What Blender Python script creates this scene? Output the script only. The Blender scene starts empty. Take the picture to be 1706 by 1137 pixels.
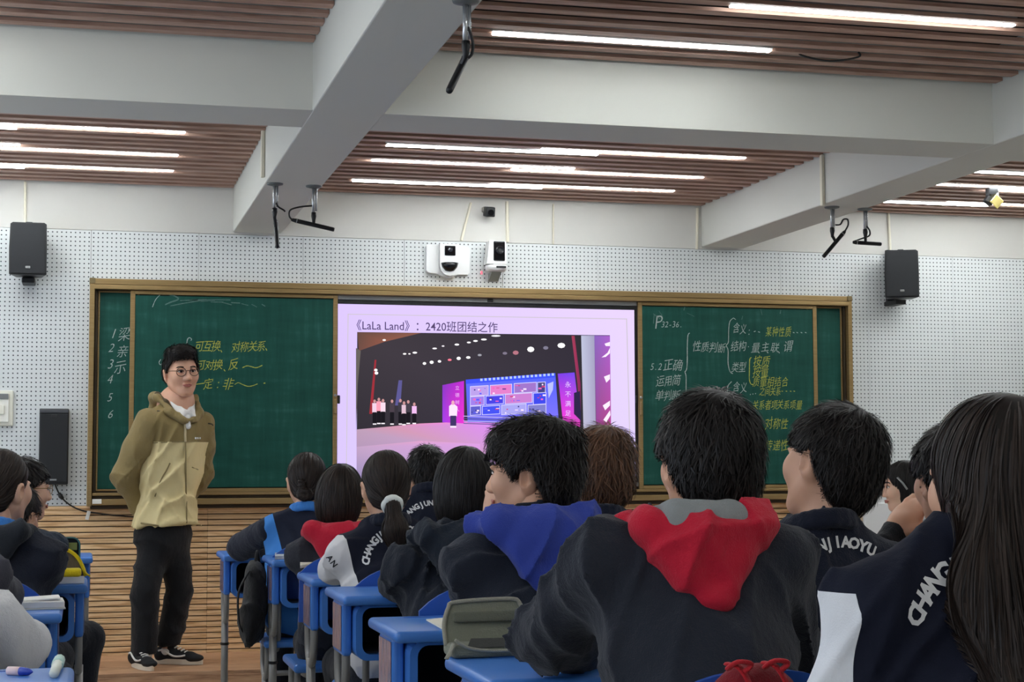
import bpy, bmesh, math, random
import numpy as np
from mathutils import Vector, Matrix, Euler
random.seed(7); RNG = np.random.default_rng(7)
SC = bpy.context.scene; COL = SC.collection

# ------------------------------------------------------------------ camera
FPX, YAW, PITCH, ROLL = 2781.336, 0.25194108, 0.07312039, -0.00284151
HC = 1.22                                   # camera height above the classroom floor
def _cam_axes():
    cy, sy, cp, sp = math.cos(YAW), math.sin(YAW), math.cos(PITCH), math.sin(PITCH)
    f = np.array([sy*cp, cy*cp, sp]); rt = np.array([cy, -sy, 0.0]); up = np.cross(rt, f)
    cr, sr = math.cos(ROLL), math.sin(ROLL)
    return cr*rt + sr*up, -sr*rt + cr*up, f
RT, UP, FW = _cam_axes()
cam = bpy.data.cameras.new('camera'); camo = bpy.data.objects.new('camera', cam); COL.objects.link(camo)
cam.sensor_fit = 'HORIZONTAL'; cam.sensor_width = 36.0; cam.lens = 36.0*FPX/1706.0
cam.clip_start = 0.05; cam.clip_end = 60
camo.matrix_world = Matrix(((RT[0], UP[0], -FW[0], 0), (RT[1], UP[1], -FW[1], 0), (RT[2], UP[2], -FW[2], HC), (0, 0, 0, 1)))
SC.camera = camo
def ray(px, py): return RT*((px-853)/FPX) - UP*((py-568.5)/FPX) + FW
def PY(px, py, Y):                          # pixel on the vertical plane at depth Y
    r = ray(px, py); t = Y/r[1]; return np.array([r[0]*t, Y, r[2]*t+HC])
def PZ(px, py, Z):                          # pixel on the level plane at height Z
    r = ray(px, py); t = (Z-HC)/r[2]; return np.array([r[0]*t, r[1]*t, Z])

# ------------------------------------------------------------------ world, exposure
w = bpy.data.worlds.new('world'); SC.world = w; w.use_nodes = True
w.node_tree.nodes['Background'].inputs[0].default_value = (0.75, 0.85, 1.0, 1)
w.node_tree.nodes['Background'].inputs[1].default_value = 2.6
SC.view_settings.view_transform = 'Standard'; SC.view_settings.look = 'None'
SC.view_settings.exposure = 0.3; SC.view_settings.gamma = 1.0; SC.view_settings.use_curve_mapping = False
LED_STRENGTH = 34.0

# ------------------------------------------------------------------ materials
def lin(c):
    return tuple((v/255/12.92 if v/255 <= 0.04045 else ((v/255+0.055)/1.055)**2.4) for v in c[:3]) + (1.0,)
MATS = {}
class NT:
    def __init__(s, m): s.t = m.node_tree; s.bsdf = s.t.nodes.get('Principled BSDF')
    def n(s, typ, **kw):
        nd = s.t.nodes.new(typ)
        for k, v in kw.items():
            if k in ('op',): nd.operation = v
            else: setattr(nd, k, v)
        return nd
    def l(s, a, b): s.t.links.new(a, b)
    def math(s, op, a, b=None, c=None):
        nd = s.n('ShaderNodeMath', op=op)
        for i, v in enumerate((a, b, c)):
            if v is None: continue
            if isinstance(v, (int, float)): nd.inputs[i].default_value = v
            else: s.l(v, nd.inputs[i])
        return nd.outputs[0]
    def mix(s, fac, a, b, mode='MIX'):
        nd = s.n('ShaderNodeMix', data_type='RGBA', blend_type=mode)
        for sock, v in ((nd.inputs[0], fac), (nd.inputs[6], a), (nd.inputs[7], b)):
            if isinstance(v, (int, float)): sock.default_value = v
            elif isinstance(v, tuple): sock.default_value = v
            else: s.l(v, sock)
        return nd.outputs[2]
    def obj(s): return s.n('ShaderNodeTexCoord').outputs['Object']
    def noise(s, vec, scale, detail=3, rough=0.55):
        nd = s.n('ShaderNodeTexNoise'); nd.inputs['Scale'].default_value = scale
        nd.inputs['Detail'].default_value = detail; nd.inputs['Roughness'].default_value = rough
        if vec is not None: s.l(vec, nd.inputs['Vector'])
        return nd.outputs['Fac']
    def scaled(s, vec, sc):
        nd = s.n('ShaderNodeMapping'); nd.inputs['Scale'].default_value = sc; s.l(vec, nd.inputs['Vector']); return nd.outputs[0]
    def ramp(s, fac, pts):
        nd = s.n('ShaderNodeValToRGB'); e = nd.color_ramp.elements
        while len(e) < len(pts): e.new(0.5)
        for i, (p, c) in enumerate(pts): e[i].position = p; e[i].color = c
        s.l(fac, nd.inputs[0]); return nd.outputs[0]
    def bump(s, h, strength=0.2, dist=0.01):
        nd = s.n('ShaderNodeBump'); nd.inputs['Strength'].default_value = strength; nd.inputs['Distance'].default_value = dist
        s.l(h, nd.inputs['Height']); s.l(nd.outputs[0], s.bsdf.inputs['Normal'])
    def color(s, c): s.l(c, s.bsdf.inputs['Base Color'])

def mat(name, rgb=(128,128,128), rough=0.6, metal=0.0, var=0.0, vscale=20.0, bump=0.0, bscale=80.0, bdist=0.004, emit=0.0, spec=None, alpha=None):
    if name in MATS: return MATS[name]
    m = bpy.data.materials.new(name); m.use_nodes = True; t = NT(m); b = t.bsdf
    c = lin(rgb); b.inputs['Base Color'].default_value = c
    b.inputs['Roughness'].default_value = rough; b.inputs['Metallic'].default_value = metal
    if spec is not None: b.inputs['Specular IOR Level'].default_value = spec
    if var > 0:
        f = t.noise(t.obj(), vscale)
        t.color(t.mix(f, tuple(v*(1-var) for v in c[:3])+(1,), tuple(min(1, v*(1+var)) for v in c[:3])+(1,)))
    if bump > 0: t.bump(t.noise(t.obj(), bscale, 4), bump, bdist)
    if emit > 0:
        b.inputs['Emission Color'].default_value = c; b.inputs['Emission Strength'].default_value = emit
    if alpha is not None: b.inputs['Alpha'].default_value = alpha
    MATS[name] = m; return m

# ------------------------------------------------------------------ mesh helpers
def tag(o, label=None, cat=None, group=None, kind=None):
    if label: o['label'] = label
    if cat: o['category'] = cat
    if group: o['group'] = group
    if kind: o['kind'] = kind
    return o
def empty(name, loc=(0,0,0), rz=0.0, label=None, cat=None, group=None):
    o = bpy.data.objects.new(name, None); COL.objects.link(o); o.location = loc; o.rotation_euler = (0,0,rz); o.empty_display_size = 0.05
    return tag(o, label, cat, group)
def mdata(name, V, F, smooth=False):
    me = bpy.data.meshes.new(name)
    V = np.asarray(V, dtype=np.float32).reshape(-1, 3)
    if isinstance(F, np.ndarray) and F.ndim == 2:
        n, k = F.shape
        me.vertices.add(len(V)); me.vertices.foreach_set('co', V.ravel())
        me.loops.add(n*k); me.loops.foreach_set('vertex_index', F.astype(np.int32).ravel())
        me.polygons.add(n); me.polygons.foreach_set('loop_start', np.arange(0, n*k, k, dtype=np.int32))
        try: me.polygons.foreach_set('loop_total', np.full(n, k, dtype=np.int32))
        except Exception: pass
        me.update(calc_edges=True); me.validate()
    else:
        me.from_pydata([tuple(map(float, v)) for v in V], [], [tuple(int(i) for i in f) for f in F]); me.update()
    if smooth: me.polygons.foreach_set('use_smooth', np.ones(len(me.polygons), dtype=bool))
    return me
def ob(name, me, m=None, parent=None, loc=None, rot=None):
    o = bpy.data.objects.new(name, me); COL.objects.link(o)
    if m is not None and len(me.materials) == 0:
        for mm in (m if isinstance(m, (list, tuple)) else [m]): me.materials.append(mm)
    if parent is not None: o.parent = parent
    if loc is not None: o.location = loc
    if rot is not None: o.rotation_euler = rot
    return o
def part(name, vf, m, parent=None, smooth=False, loc=None, rot=None):
    return ob(name, mdata(name, vf[0], vf[1], smooth), m, parent, loc, rot)
def auto_smooth(o, ang=35):
    me = o.data; me.polygons.foreach_set('use_smooth', np.ones(len(me.polygons), dtype=bool))
    bm = bmesh.new(); bm.from_mesh(me); a = math.radians(ang)
    for e in bm.edges: e.smooth = not (len(e.link_faces) == 2 and e.calc_face_angle(0) > a)
    bm.to_mesh(me); bm.free(); return o
def box(x0, x1, y0, y1, z0, z1):
    V = [(x,y,z) for z in (z0,z1) for y in (y0,y1) for x in (x0,x1)]
    F = [(0,2,3,1),(4,5,7,6),(0,1,5,4),(2,6,7,3),(0,4,6,2),(1,3,7,5)]
    return V, F
def join(*vfs):
    V, F = [], []
    for v, f in vfs:
        n = len(V); V += [tuple(p) for p in v]; F += [tuple(i+n for i in q) for q in f]
    return V, F
def xf(vf, M):
    M = Matrix(M); return [tuple(M @ Vector(v)) for v in vf[0]], vf[1]
def moved(vf, d): return [(v[0]+d[0], v[1]+d[1], v[2]+d[2]) for v in vf[0]], vf[1]
def rbox(sx, sy, sz, r=0.01, seg=3, c=(0,0,0), vertical_only=False):
    bm = bmesh.new(); bmesh.ops.create_cube(bm, size=1.0)
    for v in bm.verts: v.co = Vector((v.co.x*sx, v.co.y*sy, v.co.z*sz))
    ed = [e for e in bm.edges if (not vertical_only) or abs(e.verts[0].co.z-e.verts[1].co.z) > sz*0.5]
    bmesh.ops.bevel(bm, geom=ed, offset=min(r, min(sx,sy,sz)*0.49 if not vertical_only else min(sx,sy)*0.49), segments=seg, profile=0.5, affect='EDGES')
    bm.verts.index_update()
    V = [(v.co.x+c[0], v.co.y+c[1], v.co.z+c[2]) for v in bm.verts]; F = [tuple(v.index for v in f.verts) for f in bm.faces]
    bm.free(); return V, F
def tube(pts, r, n=8, closed=False, flat=None):
    P = np.array(pts, float); K = len(P); rr = np.full(K, r) if np.isscalar(r) else np.array(r, float)
    T = np.zeros_like(P)
    for i in range(K):
        a = P[i-1] if (i > 0 or closed) else P[i]; b = P[(i+1) % K] if (i < K-1 or closed) else P[i]
        T[i] = (b-a)/max(np.linalg.norm(b-a), 1e-9)
    up = np.array([0,0,1.0]) if abs(T[0][2]) < 0.9 else np.array([1.0,0,0])
    N = np.cross(T[0], up); N /= np.linalg.norm(N); V = []; F = []
    for i in range(K):
        N = N - T[i]*(N@T[i]); N /= max(np.linalg.norm(N), 1e-9); B = np.cross(T[i], N)
        for j in range(n):
            a = 2*math.pi*j/n; V.append(tuple(P[i] + rr[i]*(math.cos(a)*N + (flat or 1.0)*math.sin(a)*B)))
    for i in range(K if closed else K-1):
        for j in range(n):
            a = i*n+j; b = i*n+(j+1) % n; c = ((i+1) % K)*n+(j+1) % n; d = ((i+1) % K)*n+j
            F.append((a, b, c, d))
    if not closed: F.append(tuple(range(n-1, -1, -1))); F.append(tuple((K-1)*n+j for j in range(n)))
    return V, F
def smooth_path(pts, sub=6):
    P = np.array(pts, float); out = []
    for i in range(len(P)-1):
        p0 = P[max(i-1,0)]; p1 = P[i]; p2 = P[i+1]; p3 = P[min(i+2,len(P)-1)]
        for k in range(sub):
            t = k/sub; out.append(0.5*((2*p1)+(-p0+p2)*t+(2*p0-5*p1+4*p2-p3)*t*t+(-p0+3*p1-3*p2+p3)*t**3))
    out.append(P[-1]); return np.array(out)
def lathe(prof, n=16):
    V, F = [], []
    for r, z in prof:
        for j in range(n): a = 2*math.pi*j/n; V.append((r*math.cos(a), r*math.sin(a), z))
    for i in range(len(prof)-1):
        for j in range(n): F.append((i*n+j, i*n+(j+1) % n, (i+1)*n+(j+1) % n, (i+1)*n+j))
    F.append(tuple(range(n-1,-1,-1))); F.append(tuple((len(prof)-1)*n+j for j in range(n)))
    return V, F
def prism(poly, d0, d1, axes='xz'):
    """closed outline in two axes, extruded along the third from d0 to d1"""
    n = len(poly); V = []
    for d in (d0, d1):
        for a, b in poly: V.append((a, d, b) if axes == 'xz' else ((a, b, d) if axes == 'xy' else (d, a, b)))
    F = [tuple(range(n)), tuple(range(2*n-1, n-1, -1))] + [(i, i+n, (i+1) % n+n, (i+1) % n) for i in range(n)]
    bm = bmesh.new(); vs = [bm.verts.new(v) for v in V]
    for f in F: bm.faces.new([vs[i] for i in f])
    bmesh.ops.recalc_face_normals(bm, faces=bm.faces); bm.verts.index_update()
    F = [tuple(v.index for v in f.verts) for f in bm.faces]; bm.free(); return V, F
def rrect(x0, x1, y0, y1, r, n=5):
    pts = []
    for cx, cy, a0 in ((x1-r,y1-r,0),(x0+r,y1-r,90),(x0+r,y0+r,180),(x1-r,y0+r,270)):
        for k in range(n+1):
            a = math.radians(a0+90*k/n); pts.append((cx+r*math.cos(a), cy+r*math.sin(a)))
    return pts
_TXT = {}
def text_vf(body, size=1.0, align='LEFT', offset=0.0, extrude=0.0, shear=0.0, spacing=1.0, res=3):
    key = (body, align, offset, extrude, shear, spacing, res)
    if key not in _TXT:
        c = bpy.data.curves.new('lettering', 'FONT'); c.body = body; c.align_x = align; c.offset = offset; c.extrude = extrude; c.shear = shear
        c.space_character = spacing; c.resolution_u = res; c.fill_mode = 'FRONT' if extrude == 0 else 'BOTH'
        o = bpy.data.objects.new('lettering', c); COL.objects.link(o); bpy.context.view_layer.update()
        me = o.to_mesh(); V = [tuple(v.co) for v in me.vertices]; F = [tuple(p.vertices) for p in me.polygons]
        o.to_mesh_clear(); bpy.data.objects.remove(o); bpy.data.curves.remove(c); _TXT[key] = (V, F)
    V, F = _TXT[key]; return [(x*size, y*size, z*size) for x, y, z in V], F
def copy_tree(o, parent=None):
    c = o.copy(); COL.objects.link(c); c.parent = parent
    for ch in list(o.children): copy_tree(ch, c)
    return c
# ================================================================== the room
WY = 9.68; BY = 9.60                         # front wall surface; front of the blackboard frame
XL, XR, YB = -2.1, 6.9, -2.6                 # side walls and rear wall
ZC, ZB, ZS = 2.81, 2.556, 2.97               # slat undersides, beam undersides, slab
ZPEG, ZW = 2.545, 0.988

def wood_mat(name, c1, c2, c3, along='x', rough=0.5, scale=1.0, bump=0.1, grain=0.25):
    m = bpy.data.materials.new(name); m.use_nodes = True; t = NT(m)
    info = t.n('ShaderNodeObjectInfo').outputs['Random']
    geo = t.n('ShaderNodeNewGeometry').outputs['Position']
    off = t.n('ShaderNodeCombineXYZ'); r100 = t.math('MULTIPLY', info, 40.0)
    for i in range(3): t.l(r100, off.inputs[i])
    add = t.n('ShaderNodeVectorMath', op='ADD'); t.l(geo, add.inputs[0]); t.l(off.outputs[0], add.inputs[1])
    sc = {'x': (0.7*scale, 14*scale, 11*scale), 'y': (14*scale, 0.7*scale, 11*scale)}[along]
    v = t.scaled(add.outputs[0], sc)
    big = t.noise(v, 1.1, 1, 0.4)
    rings = t.math('POWER', t.math('ABSOLUTE', t.math('SINE', t.math('MULTIPLY', big, 30.0))), 3.0)
    fine = t.noise(t.scaled(add.outputs[0], tuple(q*7 for q in sc)), 2.0, 3, 0.6)
    f = t.math('ADD', t.math('MULTIPLY', rings, -grain), fine)
    col = t.ramp(f, [(0.1, lin(c1)), (0.42, lin(c2)), (0.75, lin(c3))])
    tone = t.math('ADD', t.math('MULTIPLY', info, 0.14), 0.93)
    hs = t.n('ShaderNodeHueSaturation'); t.l(tone, hs.inputs['Value']); t.l(col, hs.inputs['Color'])
    t.color(hs.outputs[0]); t.bsdf.inputs['Roughness'].default_value = rough
    t.bump(f, bump, 0.001)
    MATS[name] = m; return m

M_plaster = mat('plaster_white', (206,204,198), 0.85, var=0.03, vscale=3, bump=0.06, bscale=60)
M_beam = mat('beam_paint', (206,206,198), 0.8, var=0.02, vscale=2, bump=0.05, bscale=50)
M_slab = mat('slab_dark', (30,18,15), 0.9, var=0.1)
M_slat = wood_mat('slat_wood', (146,108,92), (184,146,128), (194,160,142), 'x', 0.5, 0.6, 0.05)
M_oak = wood_mat('oak_plank', (196,152,104), (232,194,146), (240,206,160), 'x', 0.55, grain=0.32)
M_oak_dark = wood_mat('step_wood', (150,108,78), (190,146,110), (206,164,128), 'x', 0.5)
M_groove = mat('groove_dark', (52,32,20), 0.9)
M_floor = mat('floor_tile', (186,182,174), 0.35, var=0.06, vscale=4)

def perforated():
    m = bpy.data.materials.new('perforated_panel'); m.use_nodes = True; t = NT(m)
    s = t.n('ShaderNodeSeparateXYZ'); t.l(t.obj(), s.inputs[0])
    def cell(o): return t.math('SUBTRACT', t.math('FRACT', t.math('DIVIDE', o, 0.025)), 0.5)
    u, v = cell(s.outputs[0]), cell(s.outputs[2])
    d = t.math('SQRT', t.math('ADD', t.math('MULTIPLY', u, u), t.math('MULTIPLY', v, v)))
    hole = t.math('LESS_THAN', d, 0.165)
    n = t.noise(t.obj(), 2.0, 3)
    base = t.mix(n, lin((208,212,212)), lin((220,223,222)))
    t.color(t.mix(hole, base, lin((66,72,76)))); t.bsdf.inputs['Roughness'].default_value = 0.6
    inv = t.math('SUBTRACT', 1.0, hole); t.bump(inv, 0.6, 0.004)
    MATS['perf'] = m; return m
M_perf = perforated()

# --- shell
floor = tag(part('floor', box(XL, XR, YB, WY+0.1, -0.06, 0), M_floor), 'grey tiled classroom floor under the desks', 'floor', kind='structure')
wall_front = tag(part('wall_front', box(XL, XR, WY+0.02, WY+0.2, 0, 3.02), M_plaster), 'white front wall behind the blackboard', 'wall', kind='structure')
WZ0, WZ1 = 0.95, 2.45; added_wins = [(-1.9,-0.3),(0.6,2.8),(3.7,5.9),(6.8,9.0)]  # openings out of view, added so that daylight fills the room from the left
_pieces = [box(XL-0.15, XL, YB, WY+0.2, 0, WZ0), box(XL-0.15, XL, YB, WY+0.2, WZ1, 3.02)]+[box(XL-0.15, XL, a_, b_, WZ0, WZ1) for a_, b_ in zip([YB]+[q_[1] for q_ in added_wins],[q_[0] for q_ in added_wins]+[WY+0.2])]
tag(part('wall_left', join(*_pieces), M_plaster), 'white side wall on the left of the classroom', 'wall', kind='structure')
M_winframe = mat('window_frame_white', (226,226,224), 0.4)
for wi, (a_, b_) in enumerate(added_wins):
    e_ = empty(f'window_{wi+1}', (XL-0.07, (a_+b_)/2, WZ0)); e_['kind'] = 'structure'; e_['label'] = f'unseen side window added to let in daylight, number {wi+1} from the rear'
    for vf in [rbox(0.06,0.05,WZ1-WZ0,0.004,1,(0,y_,(WZ1-WZ0)/2)) for y_ in (-(b_-a_)/2+0.025,0,(b_-a_)/2-0.025)]+[rbox(0.06,b_-a_,0.05,0.004,1,(0,0,z_)) for z_ in (0.025,WZ1-WZ0-0.025)]: part('window_frame', vf, M_winframe, e_)
    pl = bpy.data.lights.new('window_portal','AREA'); pl.shape = 'RECTANGLE'; pl.size = WZ1-WZ0; pl.size_y = b_-a_; pl.cycles.is_portal = True; po = bpy.data.objects.new('window_portal', pl); COL.objects.link(po); po.location = (XL-0.2,(a_+b_)/2,(WZ0+WZ1)/2); po.rotation_euler = (0,-math.pi/2,0)
tag(part('wall_right', box(XR, XR+0.15, YB, WY+0.2, 0, 3.02), M_plaster), 'white side wall on the right of the classroom', 'wall', kind='structure')
tag(part('wall_back', box(XL, XR, YB-0.15, YB, 0, 3.02), M_plaster), 'white rear wall of the classroom', 'wall', kind='structure')
ceiling = tag(part('ceiling', box(XL, XR, YB, WY+0.02, ZS, 3.02), M_slab), 'dark ceiling slab hung with brown wooden slats', 'ceiling', kind='structure')

# upper plaster band above the perforated panels
part('plaster_band', box(XL, XR, WY-0.004, WY+0.02, ZPEG, ZS), M_plaster, wall_front)
# perforated panels, 0.6 m wide, one object each
pm = mdata('perforated_panel', *box(0, 0.598, 0, 0.016, 0, ZPEG-ZW-0.004)); pm.materials.append(M_perf)
part('panel_backing', box(XL, XR, WY+0.016, WY+0.02, ZW, ZPEG), M_groove, wall_front)
k0 = math.ceil((XL-0.035)/0.6)
for k in range(k0, int((XR-0.6-0.035)/0.6)+1):
    ob('perforated_panel', pm, None, wall_front, (0.035+0.6*k, WY, ZW+0.002))
for xa_, xb_ in ((XL, 0.035+0.6*k0), (0.035+0.6*(int((XR-0.635)/0.6)+1), XR)):
    if xb_-xa_ > 0.01: part('perforated_panel', box(0, xb_-xa_-0.002, 0, 0.016, 0, ZPEG-ZW-0.004), M_perf, wall_front, loc=(xa_, WY, ZW+0.002))
# oak wainscot planks
pitch = 0.0318; rows = int((ZW-0.02)/pitch)
part('plank_backing', box(XL, XR, WY+0.004, WY+0.02, 0, ZW), M_groove, wall_front)
plk = {}
for k in range(-3, 6):
    x0 = max(XL, 0.70+1.2*k); x1 = min(XR, 0.70+1.2*(k+1))
    if x1-x0 < 0.05: continue
    for r in range(rows):
        key = round(x1-x0, 3)
        if key not in plk:
            plk[key] = mdata('plank', *rbox(key-0.0015, 0.014, pitch-0.0055, 0.0012, 1)); plk[key].materials.append(M_oak)
        ob('plank', plk[key], None, wall_front, ((x0+x1)/2, WY-0.003, ZW-0.02-pitch*(r+0.5)))
tag(part('trim_1', rbox(XR-XL, 0.026, 0.022, 0.004, 2, ((XL+XR)/2, WY-0.004, ZW-0.011)), M_oak, wall_front), kind='structure')

# --- platform (teaching step) in front of the board
PXL, PXR, PYF, ZP = 0.09, 5.2, 8.83, 0.156
plat = tag(part('teaching_platform', box(PXL+0.01, PXR-0.01, PYF+0.012, WY-0.012, 0, ZP-0.012), M_groove), 'low brown wooden step running below the blackboard', 'platform', kind='structure')
nx = 5; lx = (PXR-PXL)/nx
tp = mdata('plank', *rbox(lx-0.002, (WY-0.012-PYF)/3-0.002, 0.02, 0.003, 2)); tp.materials.append(M_oak_dark)
fp = mdata('plank', *rbox(lx-0.002, 0.018, ZP-0.02, 0.002, 1)); fp.materials.append(M_oak_dark)
ep = mdata('plank', *rbox(0.018, WY-0.012-PYF-0.002, ZP-0.02, 0.002, 1)); ep.materials.append(M_oak_dark)
for i in range(nx):
    for j in range(3):
        sh = (0.0, -0.4, 0.0)[j]
        ob('plank', tp, None, plat, (PXL+lx*(i+0.5), PYF+(WY-0.012-PYF)/3*(j+0.5), ZP-0.01))
    ob('plank', fp, None, plat, (PXL+lx*(i+0.5), PYF+0.009, (ZP-0.02)/2))
for x in (PXL+0.009, PXR-0.009): ob('plank', ep, None, plat, (x, (PYF+WY)/2, (ZP-0.02)/2))

# --- beams
BX = [(-2.05-0.0, -1.77), (0.827, 1.104), (3.706, 3.989), (6.58, 6.86)]
BYR = [(0.0, 0.33), (3.12, 3.45), (6.238, 6.57)]
for x0, x1 in BX: part('beam', rbox(x1-x0, WY-0.006-YB, ZS-ZB, 0.006, 2, ((x0+x1)/2, (WY-0.006+YB)/2, (ZS+ZB)/2)), M_beam, ceiling)
for y0, y1 in BYR:
    for (xa, xb) in zip([b[1] for b in BX[:-1]], [b[0] for b in BX[1:]]):
        part('beam', box(xa-0.004, xb+0.004, y0, y1, ZB+0.0015, ZS), M_beam, ceiling)
# --- slats
SP = 0.121
for bi, (xa, xb) in enumerate(zip([b[1] for b in BX[:-1]], [b[0] for b in BX[1:]])):
    L = xb-xa-0.004
    sm = mdata('slat', *box(-L/2, L/2, -0.027, 0.027, 0, 0.014)); sm.materials.append(M_slat)
    for (ya, yb) in ((6.57, WY), (3.45, 6.238), (0.33, 3.12), (YB, 0.0)):
        n = int((yb-ya-0.02)/SP); o0 = yb-0.03
        for k in range(n):
            ob('slat', sm, None, ceiling, ((xa+xb)/2, o0-SP*k-0.03, ZC))
# dark sagging wire in the rear centre bay
a = PZ(1335, 92, ZC-0.004); b = PZ(1430, 95, ZC-0.004); mid = (a+b)/2-np.array([0,0,0.02])
tag(part('ceiling_wire', tube(smooth_path([a+[0,0,.02], a, mid, b, b+[0,0,.02]], 5), 0.004, 6), mat('black_rubber', (18,18,19), 0.5)), 'thin black wire sagging out of the slats beside a long light', 'wire')

# --- linear lights
M_led = mat('led_diffuser', (255,255,255), 0.4); _t = NT(M_led)
M_led.node_tree.nodes['Principled BSDF'].inputs['Emission Color'].default_value = (0.93, 0.985, 1.0, 1)
M_led.node_tree.nodes['Principled BSDF'].inputs['Emission Strength'].default_value = LED_STRENGTH
M_alu = mat('light_housing', (205,205,205), 0.4, 0.3)
hm = mdata('housing', *rbox(1.12, 0.034, 0.05, 0.003, 1)); hm.materials.append(M_alu)
dm = mdata('diffuser', *rbox(1.108, 0.028, 0.012, 0.004, 2)); dm.materials.append(M_led)
def ceiling_light(x0, y, label):
    e = empty('ceiling_light', (x0+0.555, y, ZC+0.03), 0, label, 'light', 'linear lights between the ceiling slats')
    ob('housing', hm, None, e, (0,0,0)); ob('diffuser', dm, None, e, (0,0,-0.028))
far = ['closest to the cross beam','second behind the cross beam','third behind the cross beam','fourth behind the cross beam','fifth behind the cross beam','last but one before the rear wall','nearest the rear wall']
bays = ['left', 'centre', 'right']; ordn = ['nearest the board', 'second from the board', 'third from the board']
for bi in range(3):
    dx = 2.88*(bi-1)
    for ri, (ya, yb) in enumerate(((9.235, 9.15), (8.575, 8.675), (8.155, 8.065))):
        ceiling_light(1.45+dx, ya, f'light tube, {bays[bi]} front bay, row {ordn[ri]}, left of its pair')
        ceiling_light(2.23+dx, yb, f'light tube, {bays[bi]} front bay, row {ordn[ri]}, right of its pair')
    ceiling_light(1.45+dx, 5.915, f'long bright light tube, {bays[bi]} bay behind the cross beam, close to the beam')
    ceiling_light(2.165+dx, 5.35, f'long bright light tube, {bays[bi]} bay behind the cross beam, farther from the beam')
    for q, yy in enumerate((4.65, 4.0, 2.5, 1.8, 1.1, -0.7, -1.5)):
        ceiling_light((1.45 if q % 2 else 2.165)+dx, yy, f'light tube over the rear desks, {bays[bi]} bay, {far[q]}')
# ================================================================== blackboard, screen, wall fittings
def gold_mat():
    m = bpy.data.materials.new('bronze_aluminium'); m.use_nodes = True; t = NT(m)
    n = t.noise(t.scaled(t.obj(), (1, 1, 40)), 6, 3)
    t.color(t.mix(n, lin((132,106,66)), lin((172,146,100)))); t.bsdf.inputs['Metallic'].default_value = 0.55
    t.bsdf.inputs['Roughness'].default_value = 0.42; return m
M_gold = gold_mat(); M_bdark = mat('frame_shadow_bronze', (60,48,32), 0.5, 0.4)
def board_mat():
    m = bpy.data.materials.new('green_chalkboard'); m.use_nodes = True; t = NT(m)
    o = t.obj()
    a = t.noise(t.scaled(o, (9, 1, 0.8)), 4, 4); b = t.noise(t.scaled(o, (1.2, 1, 6)), 3, 4)
    f = t.math('MULTIPLY', t.math('ADD', a, b), 0.5)
    t.color(t.ramp(f, [(0.35, lin((18,66,57))), (0.55, lin((25,77,67))), (0.75, lin((46,96,86)))]))
    t.bsdf.inputs['Roughness'].default_value = 0.6; t.bsdf.inputs['Specular IOR Level'].default_value = 0.2; return m
M_green = board_mat()
M_black = mat('black_plastic', (20,21,24), 0.45); M_grille = mat('speaker_grille', (22,24,28), 0.7, bump=0.5, bscale=900, bdist=0.002)
M_silver = mat('silver_trim', (170,172,172), 0.3, 0.7); M_white_pl = mat('white_plastic', (232,232,230), 0.35)
M_lens = mat('dark_glass', (10,10,14), 0.08); M_cable = mat('black_cable', (16,16,17), 0.45)
M_cream = mat('cream_trunking', (226,220,200), 0.6)

BX0, BX1, BZ0, BZ1 = 0.030, 4.680, 0.987, 2.262
board = empty('sliding_blackboard', ((BX0+BX1)/2, WY, BZ0), 0, 'wide green sliding blackboard in a bronze frame with the lit screen in its middle', 'blackboard')
def bpart(name, vf, m, par=board, **k):
    o = part(name, vf, m, par, **k); o.location = tuple(np.array(o.location)-(np.array(board.location) if par is board else 0)); return o
def bbox(name, x0, x1, y0, y1, z0, z1, m, r=0.003): return bpart(name, rbox(x1-x0, y1-y0, z1-z0, r, 2, ((x0+x1)/2, (y0+y1)/2, (z0+z1)/2)), m)
# outer frame
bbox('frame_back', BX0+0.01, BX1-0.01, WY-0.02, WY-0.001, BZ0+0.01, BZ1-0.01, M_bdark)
bbox('top_rail', BX0+0.02, BX1-0.02, BY, WY-0.002, BZ1-0.033, BZ1, M_gold)
bbox('top_rail', BX0+0.02, BX1-0.02, BY-0.006, WY-0.01, BZ1-0.060, BZ1-0.035, M_gold)
for s, x in ((0, BX0), (1, BX1)):
    d = 1 if s == 0 else -1
    xs = sorted((x, x+d*0.028)); bbox('stile', xs[0], xs[1], BY-0.004, WY-0.002, BZ0, BZ1-0.004, M_gold)
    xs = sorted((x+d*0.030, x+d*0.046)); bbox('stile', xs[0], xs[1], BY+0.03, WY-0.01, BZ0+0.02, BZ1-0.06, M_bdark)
    bbox('corner_cap', *sorted((x-d*0.002, x+d*0.03)), BY-0.008, WY-0.002, BZ1-0.03, BZ1+0.002, mat('corner_cap', (120,104,70), 0.5, 0.4))
bbox('bottom_rail', BX0+0.03, BX1-0.03, BY+0.0, WY-0.002, BZ0+0.058, BZ0+0.074, M_gold)
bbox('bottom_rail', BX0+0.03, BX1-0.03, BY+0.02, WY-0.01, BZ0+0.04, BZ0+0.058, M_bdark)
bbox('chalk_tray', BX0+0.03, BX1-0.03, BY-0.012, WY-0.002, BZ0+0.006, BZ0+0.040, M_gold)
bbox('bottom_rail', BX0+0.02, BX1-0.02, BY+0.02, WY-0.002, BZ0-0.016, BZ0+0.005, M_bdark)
GZ0, GZ1 = 1.082, 2.192
def xpx(px, py, Y): return float(PY(px, py, Y)[0])
YF, YSL, YSC = 9.652, 9.618, 9.640           # fixed panels, sliding panels, screen face
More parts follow.
